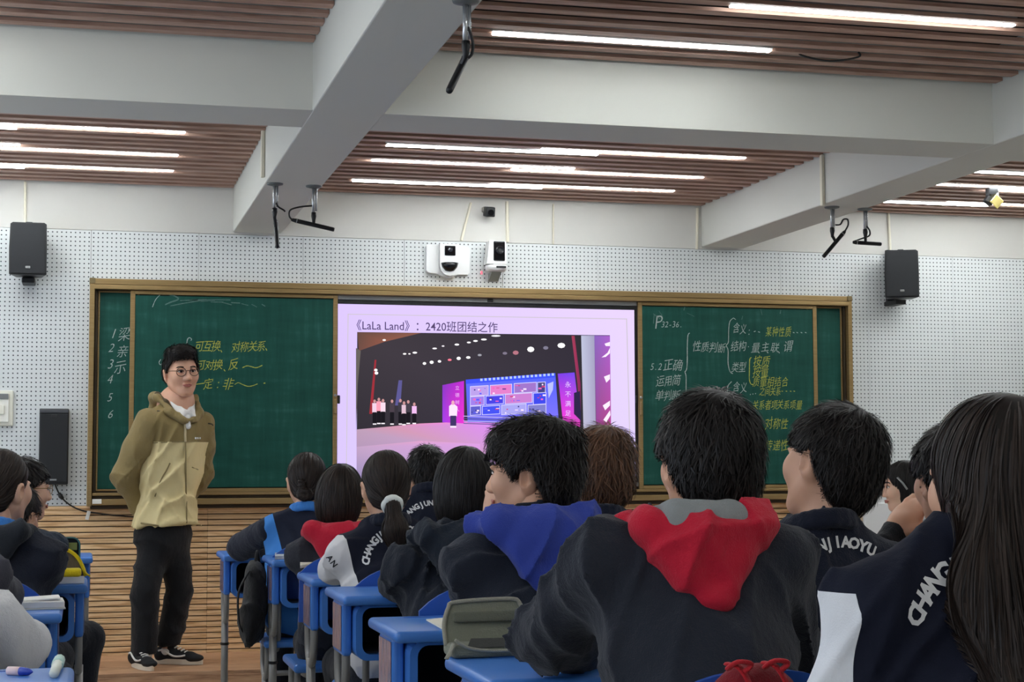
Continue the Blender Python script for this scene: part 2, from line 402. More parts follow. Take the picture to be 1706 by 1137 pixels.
def panel(name, x0, x1, y, z0, z1, fw, label):
    e = part(name, rbox(x1-x0-2*fw, 0.012, z1-z0-2*fw, 0.001, 1, ((x0+x1)/2, y+0.008, (z0+z1)/2)), M_green)
    e.parent = board; e.location = -Vector(board.location); e['label'] = label
    for vf in (rbox(fw, 0.022, z1-z0, 0.002, 2, (x0+fw/2, y+0.008, (z0+z1)/2)), rbox(fw, 0.022, z1-z0, 0.002, 2, (x1-fw/2, y+0.008, (z0+z1)/2)),
               rbox(x1-x0-2*fw, 0.020, fw*0.8, 0.002, 2, ((x0+x1)/2, y+0.008, z0+fw*0.4)), rbox(x1-x0-2*fw, 0.020, fw*0.8, 0.002, 2, ((x0+x1)/2, y+0.008, z1-fw*0.4))):
        part('panel_frame', vf, M_gold, e)
    return e
xl0, xl1 = xpx(215.5, 640, YSL), xpx(562, 640, YSL); xr0, xr1 = xpx(1064, 640, YSL), xpx(1361.5, 600, YSL)
pfl = panel('fixed_panel', BX0+0.047, xl0+0.05, YF, GZ0-0.01, GZ1+0.005, 0.010, 'narrow strip of fixed green panel with white chalk numbers')
psl = panel('sliding_panel', xl0, xl1, YSL, GZ0-0.020, GZ1+0.008, 0.026, 'green sliding panel behind the standing man, yellow chalk writing')
psr = panel('sliding_panel', xr0, xr1, YSL, GZ0-0.020, GZ1+0.008, 0.026, 'green sliding panel with white and yellow chalk brackets')
pfr = panel('fixed_panel', xr1-0.05, BX1-0.047, YF, GZ0-0.01, GZ1+0.005, 0.010, 'narrow empty strip of fixed green panel')
for e, x in ((psl, xl1-0.013), (psr, xr0+0.013)):
    zc = PY(558, 672, YSL)[2]
    part('handle', rbox(0.016, 0.014, 0.085, 0.005, 2, (x, YSL-0.009, zc-0.02)), M_gold, e)
    part('lock', lathe([(0.008,0),(0.008,0.006),(0.006,0.008)], 12), M_silver, e, rot=(math.pi/2,0,0), loc=(x, YSL-0.004, zc+0.045))

# --- chalk
def chalk_mat(name, rgb):
    m = bpy.data.materials.new(name); m.use_nodes = True; t = NT(m)
    n = t.noise(t.obj(), 240, 2); t.color(t.mix(n, lin(tuple(int(v*0.55) for v in rgb)), lin(rgb))); t.bsdf.inputs['Roughness'].default_value = 0.9; return m
M_cw = chalk_mat('white_chalk', (205,220,212)); M_cy = chalk_mat('yellow_chalk', (206,214,92)); M_cfaint = chalk_mat('faint_chalk', (96,134,124))
class Chalk:
    def __init__(s, Y, parent): s.Y = Y-0.0008; s.vf = []; s.parent = parent
    def add(s, m, vf): s.vf.append((m, vf))
    def chars(s, txt, x, y, step, size, m, dy=0.0, shear=0.22, off=-0.006):
        for i, ch in enumerate(txt):
            if ch != ' ':
                c = PY(x+step*i, y+dy*i, s.Y); k = PY(x+step*i, y+dy*i-size, s.Y)[2]-c[2]
                V, F = text_vf(ch, k*1.06*random.uniform(0.93,1.07), 'CENTER', off, 0, shear)
                if not V: continue
                A = np.array(V); A[:,1] -= k*0.36; a = random.uniform(-0.09, 0.09); ca, sa = math.cos(a), math.sin(a)
                X = (A[:,0]*ca - A[:,1]*sa)*(min(0.92, step/size*(1.04 if ord(ch) > 255 else 2.0)) if step else 0.88); Z = A[:,0]*sa + A[:,1]*ca + 0.10*A[:,0]
                s.add(m, ([(c[0]+X[j], s.Y, c[2]+Z[j]) for j in range(len(X))], F))
    def line(s, pts, m, wpx=1.3, sub=5):
        P = np.array([PY(px, py, s.Y) for px, py in pts]); P = smooth_path(P, sub)
        V, F = [], []; w = wpx*0.0034/2
        for i in range(len(P)):
            d = P[min(i+1,len(P)-1)]-P[max(i-1,0)]; d /= max(np.linalg.norm(d),1e-9); n = np.array([-d[2],0,d[0]]); ww = w*random.uniform(0.75,1.2)
            V += [tuple(P[i]+n*ww), tuple(P[i]-n*ww)]
        for i in range(len(P)-1): F.append((2*i,2*i+1,2*i+3,2*i+2))
        s.add(m, (V, F))
    def done(s):
        for m, vf in s.vf: part('chalk_mark', vf, m, s.parent)
cl = Chalk(YF+0.002, pfl)
for ch, x, y, sz in (('1',188,556,22),('2',184.5,580,19),('3',183,607,21),('4',182,632,21),('5',182,662,20),('6',183,690,20)): cl.chars(ch, x, y, 0, sz, M_cw, shear=0.3, off=-0.012)
for ch, x, y, sz in (('梁',206,558,23),('亲',203,586,22),('示',199,613,22)): cl.chars(ch, x, y, 0, sz, M_cw, off=-0.01)
cl.done()
cl = Chalk(YSL+0.002, psl)
cl.chars('可互换', 331, 578, 14, 18, M_cy); cl.chars('、', 373, 581, 0, 16, M_cy); cl.chars('对称关系、', 392, 579, 14, 18, M_cy, -0.4)
cl.chars('不可对换', 319, 609, 14.5, 17, M_cy); cl.chars('、', 378, 613, 0, 15, M_cy); cl.chars('反', 388, 608, 0, 19, M_cy)
cl.line([(404,613),(411,610),(418,611),(427,613),(437,609)], M_cy); cl.chars('不一定', 318, 641, 14, 17, M_cy); cl.chars('：', 366, 641, 0, 16, M_cy); cl.chars('非', 379, 641, 0, 20, M_cy)
cl.line([(391,641),(397,638),(404,641),(413,644),(421,643),(429,640)], M_cy); cl.line([(439,639),(442,638.6)], M_cy, 2)
cl.line([(311,577),(312,567),(315,563),(319,565),(318,568)], M_cw, 1.2); cl.line([(268,599),(265,604),(267,608),(270,606)], M_cw, 1.2)
cl.line([(254,512),(259,500),(266,492)], M_cw, 1.0); cl.line([(282,491),(292,494),(297,499),(284,504),(275,508)], M_cfaint, 2.2); cl.line([(284,510),(310,505),(345,500),(384,500)], M_cfaint, 1.5)
for q in range(9): cl.line([(300+q*17, 499+q*1.2+random.uniform(-3,3)), (330+q*14, 500+q*1.5+random.uniform(-3,3))], M_cfaint, random.uniform(0.6,1.8))
cl.done()
cl = Chalk(YSL+0.002, psr)
cl.chars('P', 1096, 537, 0, 30, M_cw, shear=0.15, off=-0.012); cl.chars('32-36.', 1104, 541, 6, 13, M_cw, off=-0.008)
cl.chars('5.2', 1086, 611, 6.5, 16, M_cw); cl.chars('正确', 1112, 609, 16, 19, M_cw, 1); cl.chars('运用简', 1099, 636, 13.5, 18, M_cw, -.6); cl.chars('单判断', 1098, 660, 13.5, 17, M_cw)
cl.line([(1149,555),(1146,560),(1145,580),(1145,600),(1144,615),(1141,620)], M_cw, 1.6); cl.line([(1141,620),(1143,628),(1143,645),(1143,662)], M_cw, 1.4)
cl.chars('性质判断', 1160, 578, 13.8, 17, M_cw, 1.0)
cl.line([(1222,530),(1216,536),(1214,550),(1213.5,570),(1210,576),(1213,584),(1213,605),(1216,619),(1221,623)], M_cw, 1.4); cl.line([(1222,530),(1226,533)], M_cw, 1)
cl.chars('含义', 1226, 547, 11.5, 18, M_cw, 2); cl.chars('：', 1250, 553, 0, 13, M_cw); cl.line([(1256,553),(1259,552)], M_cw); cl.line([(1263,553),(1266,554)], M_cw)
cl.chars('某种性质', 1280, 553, 10.8, 18, M_cy, 0.2)
for x in (1321,1327,1334,1341): cl.line([(x,554),(x+2.5,555)], M_cw)
cl.chars('结构', 1223, 578, 13, 17, M_cw); cl.chars('·', 1246, 578, 0, 14, M_cw); cl.chars('量', 1258, 580, 0, 18, M_cw); cl.chars('、', 1267, 583, 0, 14, M_cw)
cl.chars('主', 1274, 579, 0, 16, M_cw); cl.chars('、', 1282, 583, 0, 14, M_cw); cl.chars('联', 1290, 580, 0, 17, M_cw); cl.chars('、', 1301, 583, 0, 14, M_cw); cl.chars('谓', 1312, 578, 0, 19, M_cw)
cl.chars('类型', 1224, 613, 12, 17, M_cw)
cl.line([(1252,596),(1249,600),(1248.5,620),(1248.5,633),(1251,640),(1255,641)], M_cy, 1.6)
cl.chars('按质', 1261, 603, 14, 19, M_cy, .3); cl.chars('按量', 1260, 621, 13, 19, M_cy); cl.chars('质量相结合', 1259, 637, 12, 17, M_cy)
cl.line([(1219,636),(1213,643),(1212,652),(1212,668)], M_cw, 1.3); cl.chars('含义', 1226, 645, 12, 18, M_cw, 2); cl.chars('…', 1254, 652, 0, 16, M_cw)
cl.chars('之间关系', 1269, 653, 9, 15, M_cy)
for x in (1302,1309,1316,1322): cl.line([(x,652),(x+2.5,652.5)], M_cy)
cl.chars('关系判断', 1160, 676, 13.8, 17, M_cw, 0.5)
cl.chars('关系者项', 1258, 676, 10.4, 16, M_cy); cl.chars('关系项量', 1299, 675, 10.6, 16, M_cy, .3); cl.chars('对称性', 1280, 707, 13, 19, M_cy); cl.chars('传递性', 1280, 743, 13, 19, M_cy)
for q in range(8):
    x = random.uniform(1080,1330); y = random.uniform(505,530); cl.line([(x,y),(x+random.uniform(-6,14),y+random.uniform(3,16))], M_cfaint, random.uniform(0.6,2))
cl.done()

# --- the lit display
SX0, SX1 = xpx(563, 506, YSC), xpx(1056.5, 515, YSC); SZ1 = PY(563, 506.5, YSC)[2]; SZ0 = PY(1060, 798, YSC)[2]
disp = empty('display', ((SX0+SX1)/2, YSC, SZ0), 0, 'large lit display between the green panels showing a lavender slide with a stage photo', 'screen')
def dpart(name, vf, m): return part(name, vf, m, disp, loc=tuple(-Vector(disp.location)))
dpart('housing', rbox(SX1-SX0+0.06, 0.03, SZ1-SZ0+0.06, 0.004, 2, ((SX0+SX1)/2, YSC+0.018, (SZ0+SZ1)/2)), M_black)
zt = PY(563, 492, YSC-0.006)[2]
for x0_, x1_ in ((xl1+0.001, xr0-0.001),):
    dpart('top_bar', rbox(x1_-x0_, 0.026, 0.026, 0.004, 2, ((x0_+x1_)/2, YSC+0.005, SZ1+0.038)), M_silver)
    dpart('bottom_bar', rbox(x1_-x0_, 0.026, 0.024, 0.004, 2, ((x0_+x1_)/2, YSC+0.005, SZ0-0.034)), M_silver)
    dpart('camera_clip', rbox(0.035, 0.012, 0.018, 0.003, 2, (xpx(816, 503, YSC), YSC-0.012, SZ1+0.038)), M_black)
for px in (563, 1059): dpart('side_button', rbox(0.016, 0.012, 0.05, 0.005, 2, (xpx(px, 666, YSC)+(0.004 if px < 800 else 0.004), YSC-0.004, PY(px, 666, YSC)[2])), M_black)
def emit_attr(name, strength):
    m = bpy.data.materials.new(name); m.use_nodes = True; t = m.node_tree; t.nodes.clear()
    a = t.nodes.new('ShaderNodeAttribute'); a.attribute_name = 'Col'; e = t.nodes.new('ShaderNodeEmission'); o = t.nodes.new('ShaderNodeOutputMaterial')
    e.inputs[1].default_value = strength; t.links.new(a.outputs['Color'], e.inputs[0]); t.links.new(e.outputs[0], o.inputs[0]); return m
M_slide = emit_attr('lit_slide', 1.0)
class Slide:
    def __init__(s): s.V = []; s.F = []; s.C = []; s.k = 0
    def poly(s, pts, cols):
        """pixel outline; one colour or one per corner"""
        s.k += 1; y = YSC-0.0006-s.k*0.000012; n = len(s.V)
        if isinstance(cols, tuple): cols = [cols]*len(pts)
        for (px, py), c in zip(pts, cols):
            p = PY(px, py, YSC); s.V.append((min(max(p[0], SX0), SX1), y, min(max(p[2], SZ0), SZ1))); s.C.append(lin(c))
        s.F.append(tuple(range(n, n+len(pts))))
    def rect(s, x0, y0, x1, y1, c, tilt=0.0): s.poly([(x0,y0),(x1,y0+tilt*(x1-x0)),(x1,y1+tilt*(x1-x0)),(x0,y1)], c)
    def blob(s, x, y, rx, ry, c, n=8): s.poly([(x+rx*math.cos(2*math.pi*k/n), y+ry*math.sin(2*math.pi*k/n)) for k in range(n)], c)
    def text(s, txt, x, y, size, c, spacing=1.0, off=0.0):
        s.k += 1; yy = YSC-0.0006-s.k*0.000012; p = PY(x, y, YSC); k = p[2]-PY(x, y+size, YSC)[2]
        V, F = text_vf(txt, k*1.18, 'LEFT', off, 0, 0, spacing); n = len(s.V)
        for v in V: s.V.append((p[0]+v[0], yy, p[2]-k+v[1])); s.C.append(lin(c))
        s.F += [tuple(i+n for i in f) for f in F]
        return max(v[0] for v in V)
    def done(s):
        me = mdata('slide', s.V, s.F); ca = me.color_attributes.new('Col', 'FLOAT_COLOR', 'POINT')
        ca.data.foreach_set('color', np.array(s.C, dtype=np.float32).ravel()); me.materials.append(M_slide)
        o = ob('slide', me, None, disp, tuple(-Vector(disp.location))); o['label'] = 'lavender slide with a title and a photo of a school stage'
sl = Slide(); LAV = (212,192,244)
sl.poly([(550,495),(1070,500),(1075,810),(550,810)], [(206,186,244),(218,198,240),(212,196,250),(204,186,250)])
for a, b in (((579,523),(1043,531)), ((579,523),(576,800)), ((1043,531),(1050,800))):
    if abs(a[0]-b[0]) > 50: sl.poly([a, b, (b[0],b[1]+1.6), (a[0],a[1]+1.6)], (196,186,196))
    else: sl.poly([a, (a[0]+1.8,a[1]), (b[0]+1.8,b[1]), b], (196,186,196))
# title, fitted to its width in the photograph
def title():
    w0 = PY(829, 545, YSC)[0]-PY(594, 542, YSC)[0]
    V, F = text_vf('《LaLa Land》：2420班团结之作', 1.0, 'LEFT', 0.006); A = np.array(V); wid = A[:,0].max()-A[:,0].min()
    p = PY(594, 542, YSC); kx = w0/wid; kz = 0.0675; n = len(sl.V); zt = 0
    for v in V: sl.V.append((p[0]+(v[0]-A[:,0].min())*kx, YSC-0.0012, p[2]+(v[1]-0.36)*kz)); sl.C.append(lin((84,70,104)))
    sl.F.extend([tuple(i+n for i in f) for f in F])
title()
# stage photograph
sl.poly([(595,553.5),(1016,559),(1019,800),(594,800)], [(62,56,62),(46,42,52),(52,46,62),(40,38,46)])
sl.poly([(595,553.5),(702,555),(640,570),(598,585)], [(92,70,62),(128,86,72),(134,82,68),(104,72,64)])
sl.poly([(593,580),(601,585),(596,640),(593,720)], (98,92,88))
sl.poly([(594,800),(594,716),(650,711),(700,706),(776,703),(860,708),(935,706),(966,728),(966,800)], [(150,130,170),(176,146,170),(196,142,164),(214,144,176),(222,128,214),(206,130,236),(214,124,224),(216,130,196),(190,150,214)])
sl.poly([(594,800),(594,745),(700,735),(800,740),(800,800)], [(140,130,172),(182,152,184),(208,152,190),(206,148,212),(176,146,204)])
sl.poly([(737,642),(773,635),(773,706),(737,704)], [(128,52,186),(186,44,196),(222,50,196),(150,60,214)])
sl.poly([(776,633),(925,622),(931,706),(779,704)], [(86,104,236),(74,92,240),(120,110,246),(98,96,214)])
sl.poly([(776,633),(925,622),(925,629),(776,640)], (60,80,240))
for x in range(800, 922, 7): sl.rect(x, 633-(x-776)*0.075, x+4, 637-(x-776)*0.075, (170,190,255))
tiles = [(784,645,813,660,(176,150,220)),(817,643,852,658,(214,120,190)),(857,640,893,655,(150,110,190)),(896,638,908,656,(70,70,120)),
         (784,662,806,676,(150,120,220)),(810,661,838,674,(70,64,214)),(842,658,886,673,(190,120,196)),(889,656,909,674,(60,70,220)),
         (784,678,800,692,(90,90,190)),(804,678,832,691,(66,78,226)),(836,676,876,691,(160,156,226)),(880,676,909,690,(120,120,190))]
for x0,y0,x1,y1,c in tiles:
    sl.rect(x0-1, y0-1, x1+1, y1+1, (206,200,246), -0.06); sl.rect(x0, y0, x1, y1, c, -0.06)
    for q in range(5):
        xx = random.uniform(x0, x1-5); yy = random.uniform(y0+2, y1-3); cc = random.choice([(232,96,180),(236,216,244),(66,60,130),(90,90,240),(200,60,120)])
        sl.rect(xx, yy-(xx-x0)*0.06, xx+random.uniform(2,6), yy+random.uniform(1,3)-(xx-x0)*0.06, cc)
sl.poly([(912,640),(922,636),(921,650),(914,664)], (176,180,246))
for k in range(4): sl.poly([(772,693+k*4),(880,697+k*4),(880,698.4+k*4),(772,694.4+k*4)], (176,164,224) if k % 2 == 0 else (84,80,140))
sl.poly([(929,623),(957,621),(966,700),(966,728),(938,706)], [(118,58,214),(106,70,220),(206,50,190),(226,70,170),(232,60,206)])
for i, ch in enumerate('永不满足'): sl.text(ch, 941, 636+i*16, 9, (222,190,246))
for i, ch in enumerate('立德树人'): sl.text(ch, 758, 643+i*12, 6.5, (226,170,236))
sl.poly([(952,560),(957,560),(967,640),(968,725),(962,640)], [(150,60,84),(150,52,80),(128,40,84),(120,40,90),(150,50,90)])
sl.poly([(958,560),(969,560),(974,800),(966,800),(968,640)], (46,44,50))
sl.poly([(968,559.5),(990,559.5),(994,800),(974,800)], [(178,182,206),(152,148,178),(160,154,186),(176,168,190)])
sl.poly([(990,559.5),(1016,560),(1019,800),(995,800)], [(128,94,176),(158,92,190),(176,44,92),(150,40,110)])
for pts in ([(1007,573),(1016,570),(1016,577),(1009,577)], [(1002,596),(1012,588),(1016,580),(1016,589),(1009,595)], [(1006,628),(1016,624),(1016,632),(1010,638)], [(1004,676),(1016,668),(1016,676),(1008,684)], [(1005,700),(1016,684),(1017,692),(1010,704)]): sl.poly(pts, (236,222,240))
sl.poly([(624,600),(627,600),(620,690),(615,690)], (150,46,56)); sl.poly([(664,634),(670,634),(667,676),(658,676)], (88,84,140))
for x,y,rx,ry,c in ((640,567,3,1.6,(250,240,236)),(674,590,3,1.5,(250,248,246)),(682,590,2,1.2,(240,236,236)),(691,588,4,1.7,(250,248,250)),(724,581,4,1.5,(236,232,236)),(738,577,2.5,1.2,(236,230,236)),(761,574.5,4,1.7,(250,248,250)),(781,571,3.5,1.5,(240,236,240)),(792,568.5,4,1.6,(248,246,250)),(806,566,5,1.6,(250,250,250)),(826,560,8,1.6,(226,226,230)),
    (707,606,3,2.4,(250,248,248)),(719,604,3.4,2.8,(252,250,250)),(732,602.5,3,2.2,(250,246,250)),(749,600,3.4,2,(236,120,140)),(764,597.5,3.6,2.8,(250,250,250)),(780,596,3.8,2.2,(250,250,250)),(799,592,3.5,2,(150,150,160)),(841,589,4,2.4,(120,112,130)),(859,588,5,3.6,(172,110,124)),(884,582.5,6,4.6,(254,254,254)),(909,580,4.5,3,(120,116,136)),(935,576,6.5,4.4,(254,254,254)),(626,617,3,2.4,(236,236,236)),(627,622,3.2,2.6,(246,246,246))): sl.blob(x,y,rx,ry,c)
for x,y,h,top in ((624,668,40,(226,196,216)),(631,665,42,(236,150,170)),(638,667,40,(230,204,220)),(653,668,40,(70,60,70)),(667,667,41,(60,56,66)),(673,671,38,(210,180,196)),(680,669,38,(66,60,70)),(690,673,34,(226,178,226))):
    sl.rect(x-4, y+4, x+4, y+h*0.5, top); sl.rect(x-3.4, y+h*0.48, x+3.4, y+h, (26,24,30)); sl.blob(x, y+1, 2.3, 3, (190,140,140)); sl.rect(x-3, y+h-2, x+3, y+h, (236,230,236))
sl.poly([(748,677),(752,674),(757,674),(762,678),(761,694),(748,694)], (240,214,244)); sl.rect(750, 693, 760, 711, (60,50,96)); sl.blob(754.5, 671.5, 2.8, 4, (222,160,180)); sl.rect(750,710,760,713,(236,220,240))
sl.poly([(956,655),(966,652),(968,702),(956,690)], (44,36,70))
sl.done()

# --- wall fittings
def bracket_speaker(name, px0, px1, py0, py1, yaw, label, dep=0.20):
    c = PY((px0+px1)/2, (py0+py1)/2, WY-0.16); W = PY(px1, py0, WY-0.2)[0]-PY(px0, py0, WY-0.2)[0]; H = PY(px0, py0, WY-0.2)[2]-PY(px0, py1, WY-0.2)[2]
    if yaw: W *= 0.88
    e = empty(name, (c[0], WY, c[2]), 0, label, 'speaker', 'wall loudspeakers beside the board')
    R = Matrix.Translation((0,-0.17,0)) @ Matrix.Rotation(yaw, 4, 'Z')
    out = [(-W*0.5,-H*0.49),(-W*0.465,-H*0.5),(W*0.465,-H*0.5),(W*0.5,-H*0.49),(W*0.5,0),(W*0.485,H*0.47),(W*0.42,H*0.5),(-W*0.42,H*0.5),(-W*0.485,H*0.47),(-W*0.51,0)]
    back = [(x*0.72, z*0.96) for x, z in out]
    n = len(out); V = [(x,-dep*0.5,z) for x,z in out]+[(x,dep*0.5,z) for x,z in back]; F = [tuple(range(n-1,-1,-1)), tuple(range(n,2*n))]+[(i,(i+1)%n,(i+1)%n+n,i+n) for i in range(n)]
    part('cabinet', xf((V,F), R), M_black, e)
    g = [(x*0.9, z*0.94) for x, z in out]; part('grille', xf(prism(g, -dep*0.5-0.012, -dep*0.5+0.001), R), M_grille, e)
    part('badge', xf(rbox(0.026, 0.004, 0.013, 0.002, 1, (0.0, -dep*0.5-0.013, -H*0.36)), R), M_silver, e)
    part('bracket', join(rbox(0.07, 0.17, 0.03, 0.006, 2, (0.0,-0.085,-H*0.5-0.018)), rbox(0.05,0.03,H*1.0+0.06,0.005,2,(0,-0.02,0))), M_black, e)
    part('top_knob', xf(rbox(0.04, 0.05, 0.016, 0.006, 2, (0.0, 0.0, H*0.5+0.006)), R), M_black, e)
bracket_speaker('wall_speaker', 17, 79, 375, 462, 0.0, 'black loudspeaker on the perforated wall above the column speaker')
bracket_speaker('wall_speaker', 1471, 1528, 420, 499, -0.42, 'black loudspeaker on the perforated wall beyond the right end of the blackboard')
c0 = PY(66, 681, WY-0.09); c1 = PY(113, 808, WY-0.09); W = c1[0]-c0[0]; H = c0[2]-c1[2]
e = empty('column_speaker', ((c0[0]+c1[0])/2, WY, c1[2]), 0, 'tall narrow black column speaker beside the left end of the blackboard', 'speaker')
part('cabinet', rbox(W, 0.09, H, 0.006, 2, (0,-0.045,H/2)), M_black, e); part('grille', rbox(W*0.94, 0.01, H*0.9, 0.004, 2, (0,-0.092,H*0.48)), M_grille, e)
part('badge', rbox(0.036, 0.003, 0.009, 0.001, 1, (0,-0.099,H*0.065)), M_silver, e); part('top_strip', rbox(W*0.98, 0.008, 0.02, 0.003, 2, (0,-0.092,H*0.965)), mat('dark_grey_plastic',(64,66,70),0.5), e)
part('tweeter', rbox(0.03, 0.004, 0.018, 0.004, 2, (0,-0.098,H*0.9)), M_black, e)
# its lead
pts = [PY(92,808,WY-0.05), PY(98,822,WY-0.03), PY(108,835,WY-0.03), PY(122,845,WY-0.03), PY(140,852,WY-0.03), PY(165,856,WY-0.03), PY(195,859.5,WY-0.03), PY(240,861,WY-0.03), PY(330,850,WY-0.03)]
e = empty('speaker_cable', tuple(pts[0]), 0, 'black lead hanging from the column speaker across the oak planks', 'cable')
part('lead', tube(smooth_path(pts, 6), 0.0045, 6), M_cable, e, loc=tuple(-Vector(e.location)))
part('connector', tube([PY(98,822,WY-0.03),PY(101,827,WY-0.03),PY(105,832,WY-0.03)], [0.009,0.013,0.009], 8), M_cable, e, loc=tuple(-Vector(e.location)))
p = PY(146.5, 859, WY-0.034); part('paper_tag', xf(rbox(0.02, 0.002, 0.05, 0.001, 1), Matrix.Translation(p) @ Matrix.Rotation(0.25,4,'Y')), mat('paper_white',(232,230,222),0.8), e, loc=tuple(-Vector(e.location)))
p = PY(161.5, 836, BY-0.014); tag(part('asset_sticker', rbox(0.05, 0.002, 0.026, 0.001, 1, tuple(p)), mat('paper_white')), 'small white sticker on the chalk tray near its left end', 'sticker')
# electrical box at the picture's edge
q0 = PY(22.5, 651, WY-0.02); q1 = PY(22.5, 710, WY-0.02); H = q0[2]-q1[2]; W = 0.26
e = empty('electrical_box', (q0[0]-W/2, WY, q1[2]), 0, 'cream electrical box with a grey hatch on the perforated wall', 'electrical box')
M_cr2 = mat('cream_plastic', (222,220,206), 0.5)
part('plate', rbox(W, 0.022, H, 0.006, 2, (0,-0.011,H/2)), M_cr2, e); part('surround', rbox(W-0.045, 0.014, H*0.8, 0.004, 2, (0,-0.024,H*0.5)), mat('cream_light', (236,234,224), 0.5), e)
part('hatch', rbox(W-0.05, 0.012, H*0.15, 0.003, 2, (0,-0.034,H*0.83)), mat('grey_hatch', (120,122,122), 0.4), e)
for x in (-0.05,0.005,0.06): part('breaker', rbox(0.045, 0.016, H*0.26, 0.003, 2, (x,-0.032,H*0.45)), M_cr2, e)

# tracking cameras
c = PY(746, 434, WY-0.02); k = (PY(782,430,WY-0.03)[0]-PY(710,430,WY-0.03)[0])/72.0
e = empty('tracking_camera', (c[0], WY, c[2]), 0, 'white winged tracking camera with a dark lens window and a dark dome', 'camera', 'cameras above the blackboard')
wing = [(-36,22),(-33,25),(-14,25),(14,25),(33,23),(36,20),(36,-20),(33,-23),(16,-23),(10,-27),(0,-30),(-10,-27),(-17,-23),(-33,-21),(-36,-18)]
part('wing_plate', prism([(x*k, z*k) for x, z in wing], -0.03, 0), M_white_pl, e)
body = [(-16,25),(16,25),(16,-10)]+[(16*math.cos(a), -10-17*math.sin(a)) for a in np.linspace(0.15,math.pi-0.15,9)]+[(-16,-10)]
part('body', prism([(x*k, z*k) for x, z in body], -0.075, -0.02), M_white_pl, e)
part('lens_window', rbox(18*k, 0.01, 16*k, 0.008, 3, (0.002, -0.077, 14*k)), M_lens, e); part('lens', xf(lathe([(0.016,0),(0.014,0.006),(0.006,0.009)],16), Matrix.Translation((0.002,-0.08,15*k)) @ Matrix.Rotation(math.pi/2,4,'X')), mat('lens_glint',(40,40,48),0.1), e)
part('dome', xf(lathe([(0.001,-15*k),(8*k,-13*k),(13*k,-7*k),(15*k,0.0),(0.001,0.001)],20), Matrix.Translation((0,-0.062,-6*k))), M_lens, e, smooth=True)
c = PY(825, 430, WY-0.06); 
e = empty('ptz_camera', (c[0], WY, c[2]), 0, 'white swivel camera on a round base standing on a wall bracket', 'camera', 'cameras above the blackboard')
tl = [(-14,26),(-10,27),(14,25),(15,-12),(-19,-12)]
part('head', prism([(x*k*0.98, z*k) for x, z in tl], -0.13, -0.04), M_white_pl, e)
part('lens_window', rbox(19*k, 0.02, 32*k, 0.006, 3, (2*k, -0.128, 9*k)), M_lens, e); part('lens', xf(lathe([(0.026,0),(0.026,0.012),(0.020,0.016),(0.010,0.010)],20), Matrix.Translation((2.5*k,-0.136,10*k)) @ Matrix.Rotation(math.pi/2,4,'X')), mat('lens_ring',(28,28,32),0.25), e)
part('base', xf(lathe([(0.050,0),(0.062,0.010),(0.066,0.030),(0.060,0.038)],24), Matrix.Translation((0,-0.085,-23.5*k))), M_white_pl, e, smooth=True)
part('base_slot', rbox(16*k, 0.01, 3*k, 0.001, 1, (4*k,-0.148,-17.5*k)), M_black, e)
part('bracket', xf(prism([(-0.10,0),(0,0),(0,-0.045),(-0.015,-0.045)], -0.03, 0.03, 'yz'), Matrix.Translation((0,0,-24*k))), mat('white_bracket',(150,158,154),0.5), e)
part('status_light', rbox(0.012,0.01,0.02,0.004,2,(-21*k,-0.03,-24*k)), mat('pink_led',(255,110,130),0.4,emit=0.8), e)
c = PY(813, 350, WY-0.05)
e = empty('security_camera', (c[0], WY, c[2]), 0, 'small black box camera high on the white wall above the swivel camera', 'camera')
part('body', xf(rbox(0.056, 0.08, 0.058, 0.006, 2, (0.004,-0.065,0)), Matrix.Rotation(0.2,4,'X')), M_black, e); part('mount', rbox(0.03,0.05,0.03,0.004,2,(-0.012,-0.02,0.006)), mat('grey_mount',(150,146,140),0.5), e)
part('lens', xf(lathe([(0.018,0),(0.018,0.012),(0.010,0.012)],14), Matrix.Rotation(0.2,4,'X') @ Matrix.Translation((0.004,-0.104,-0.002)) @ Matrix.Rotation(math.pi/2,4,'X')), M_lens, e)

# trunking and conduits
def trunk(pa, pb, wpx, label, Y=WY-0.004, m=M_cream):
    a, b = PY(*pa, Y), PY(*pb, Y); ang = math.atan2(b[0]-a[0], a[2]-b[2]); L = np.linalg.norm(b-a); c = (a+b)/2
    tag(part('cable_trunking', rbox(wpx*0.0034, 0.018, L, 0.003, 1), m, loc=(c[0], Y-0.008, c[2]), rot=(0,-ang,0)), label, 'conduit')
trunk((42,303),(42,374),4, 'thin cream conduit above the black loudspeaker, under the left slats')
trunk((784,338),(768,402),4, 'slanted cream conduit running down to the winged camera')
trunk((844,336),(845,404),5, 'upright cream conduit just beyond the small black box camera')
trunk((921,340),(921,408),2.5, 'thin upright conduit right of the one beside the box camera')
trunk((1161,347),(1160,416),4, 'cream conduit on the white wall next to the right long beam')
trunk((1479,354),(1482,420),4, 'cream conduit running down behind the angled loudspeaker')
def beam_trunk(px, py0, py1, X, label):
    r = ray(px, (py0+py1)/2); t = X/r[0]; Y = r[1]*t
    z1 = min(PY(px, py0, Y)[2], ZC+0.02); z0 = PY(px, py1, Y)[2]
    tag(part('cable_trunking', rbox(0.018, 0.026, z1-z0, 0.003, 1, (X-0.010, Y, (z0+z1)/2)), M_cream), label, 'conduit'); return Y
yb1 = beam_trunk(441.5, 212, 296, 0.827, 'cream conduit on the side of the big beam above two microphones, near the blackboard')
yb2 = beam_trunk(1373, 258, 343, 3.706, 'cream conduit on the side of the right beam above two microphones')

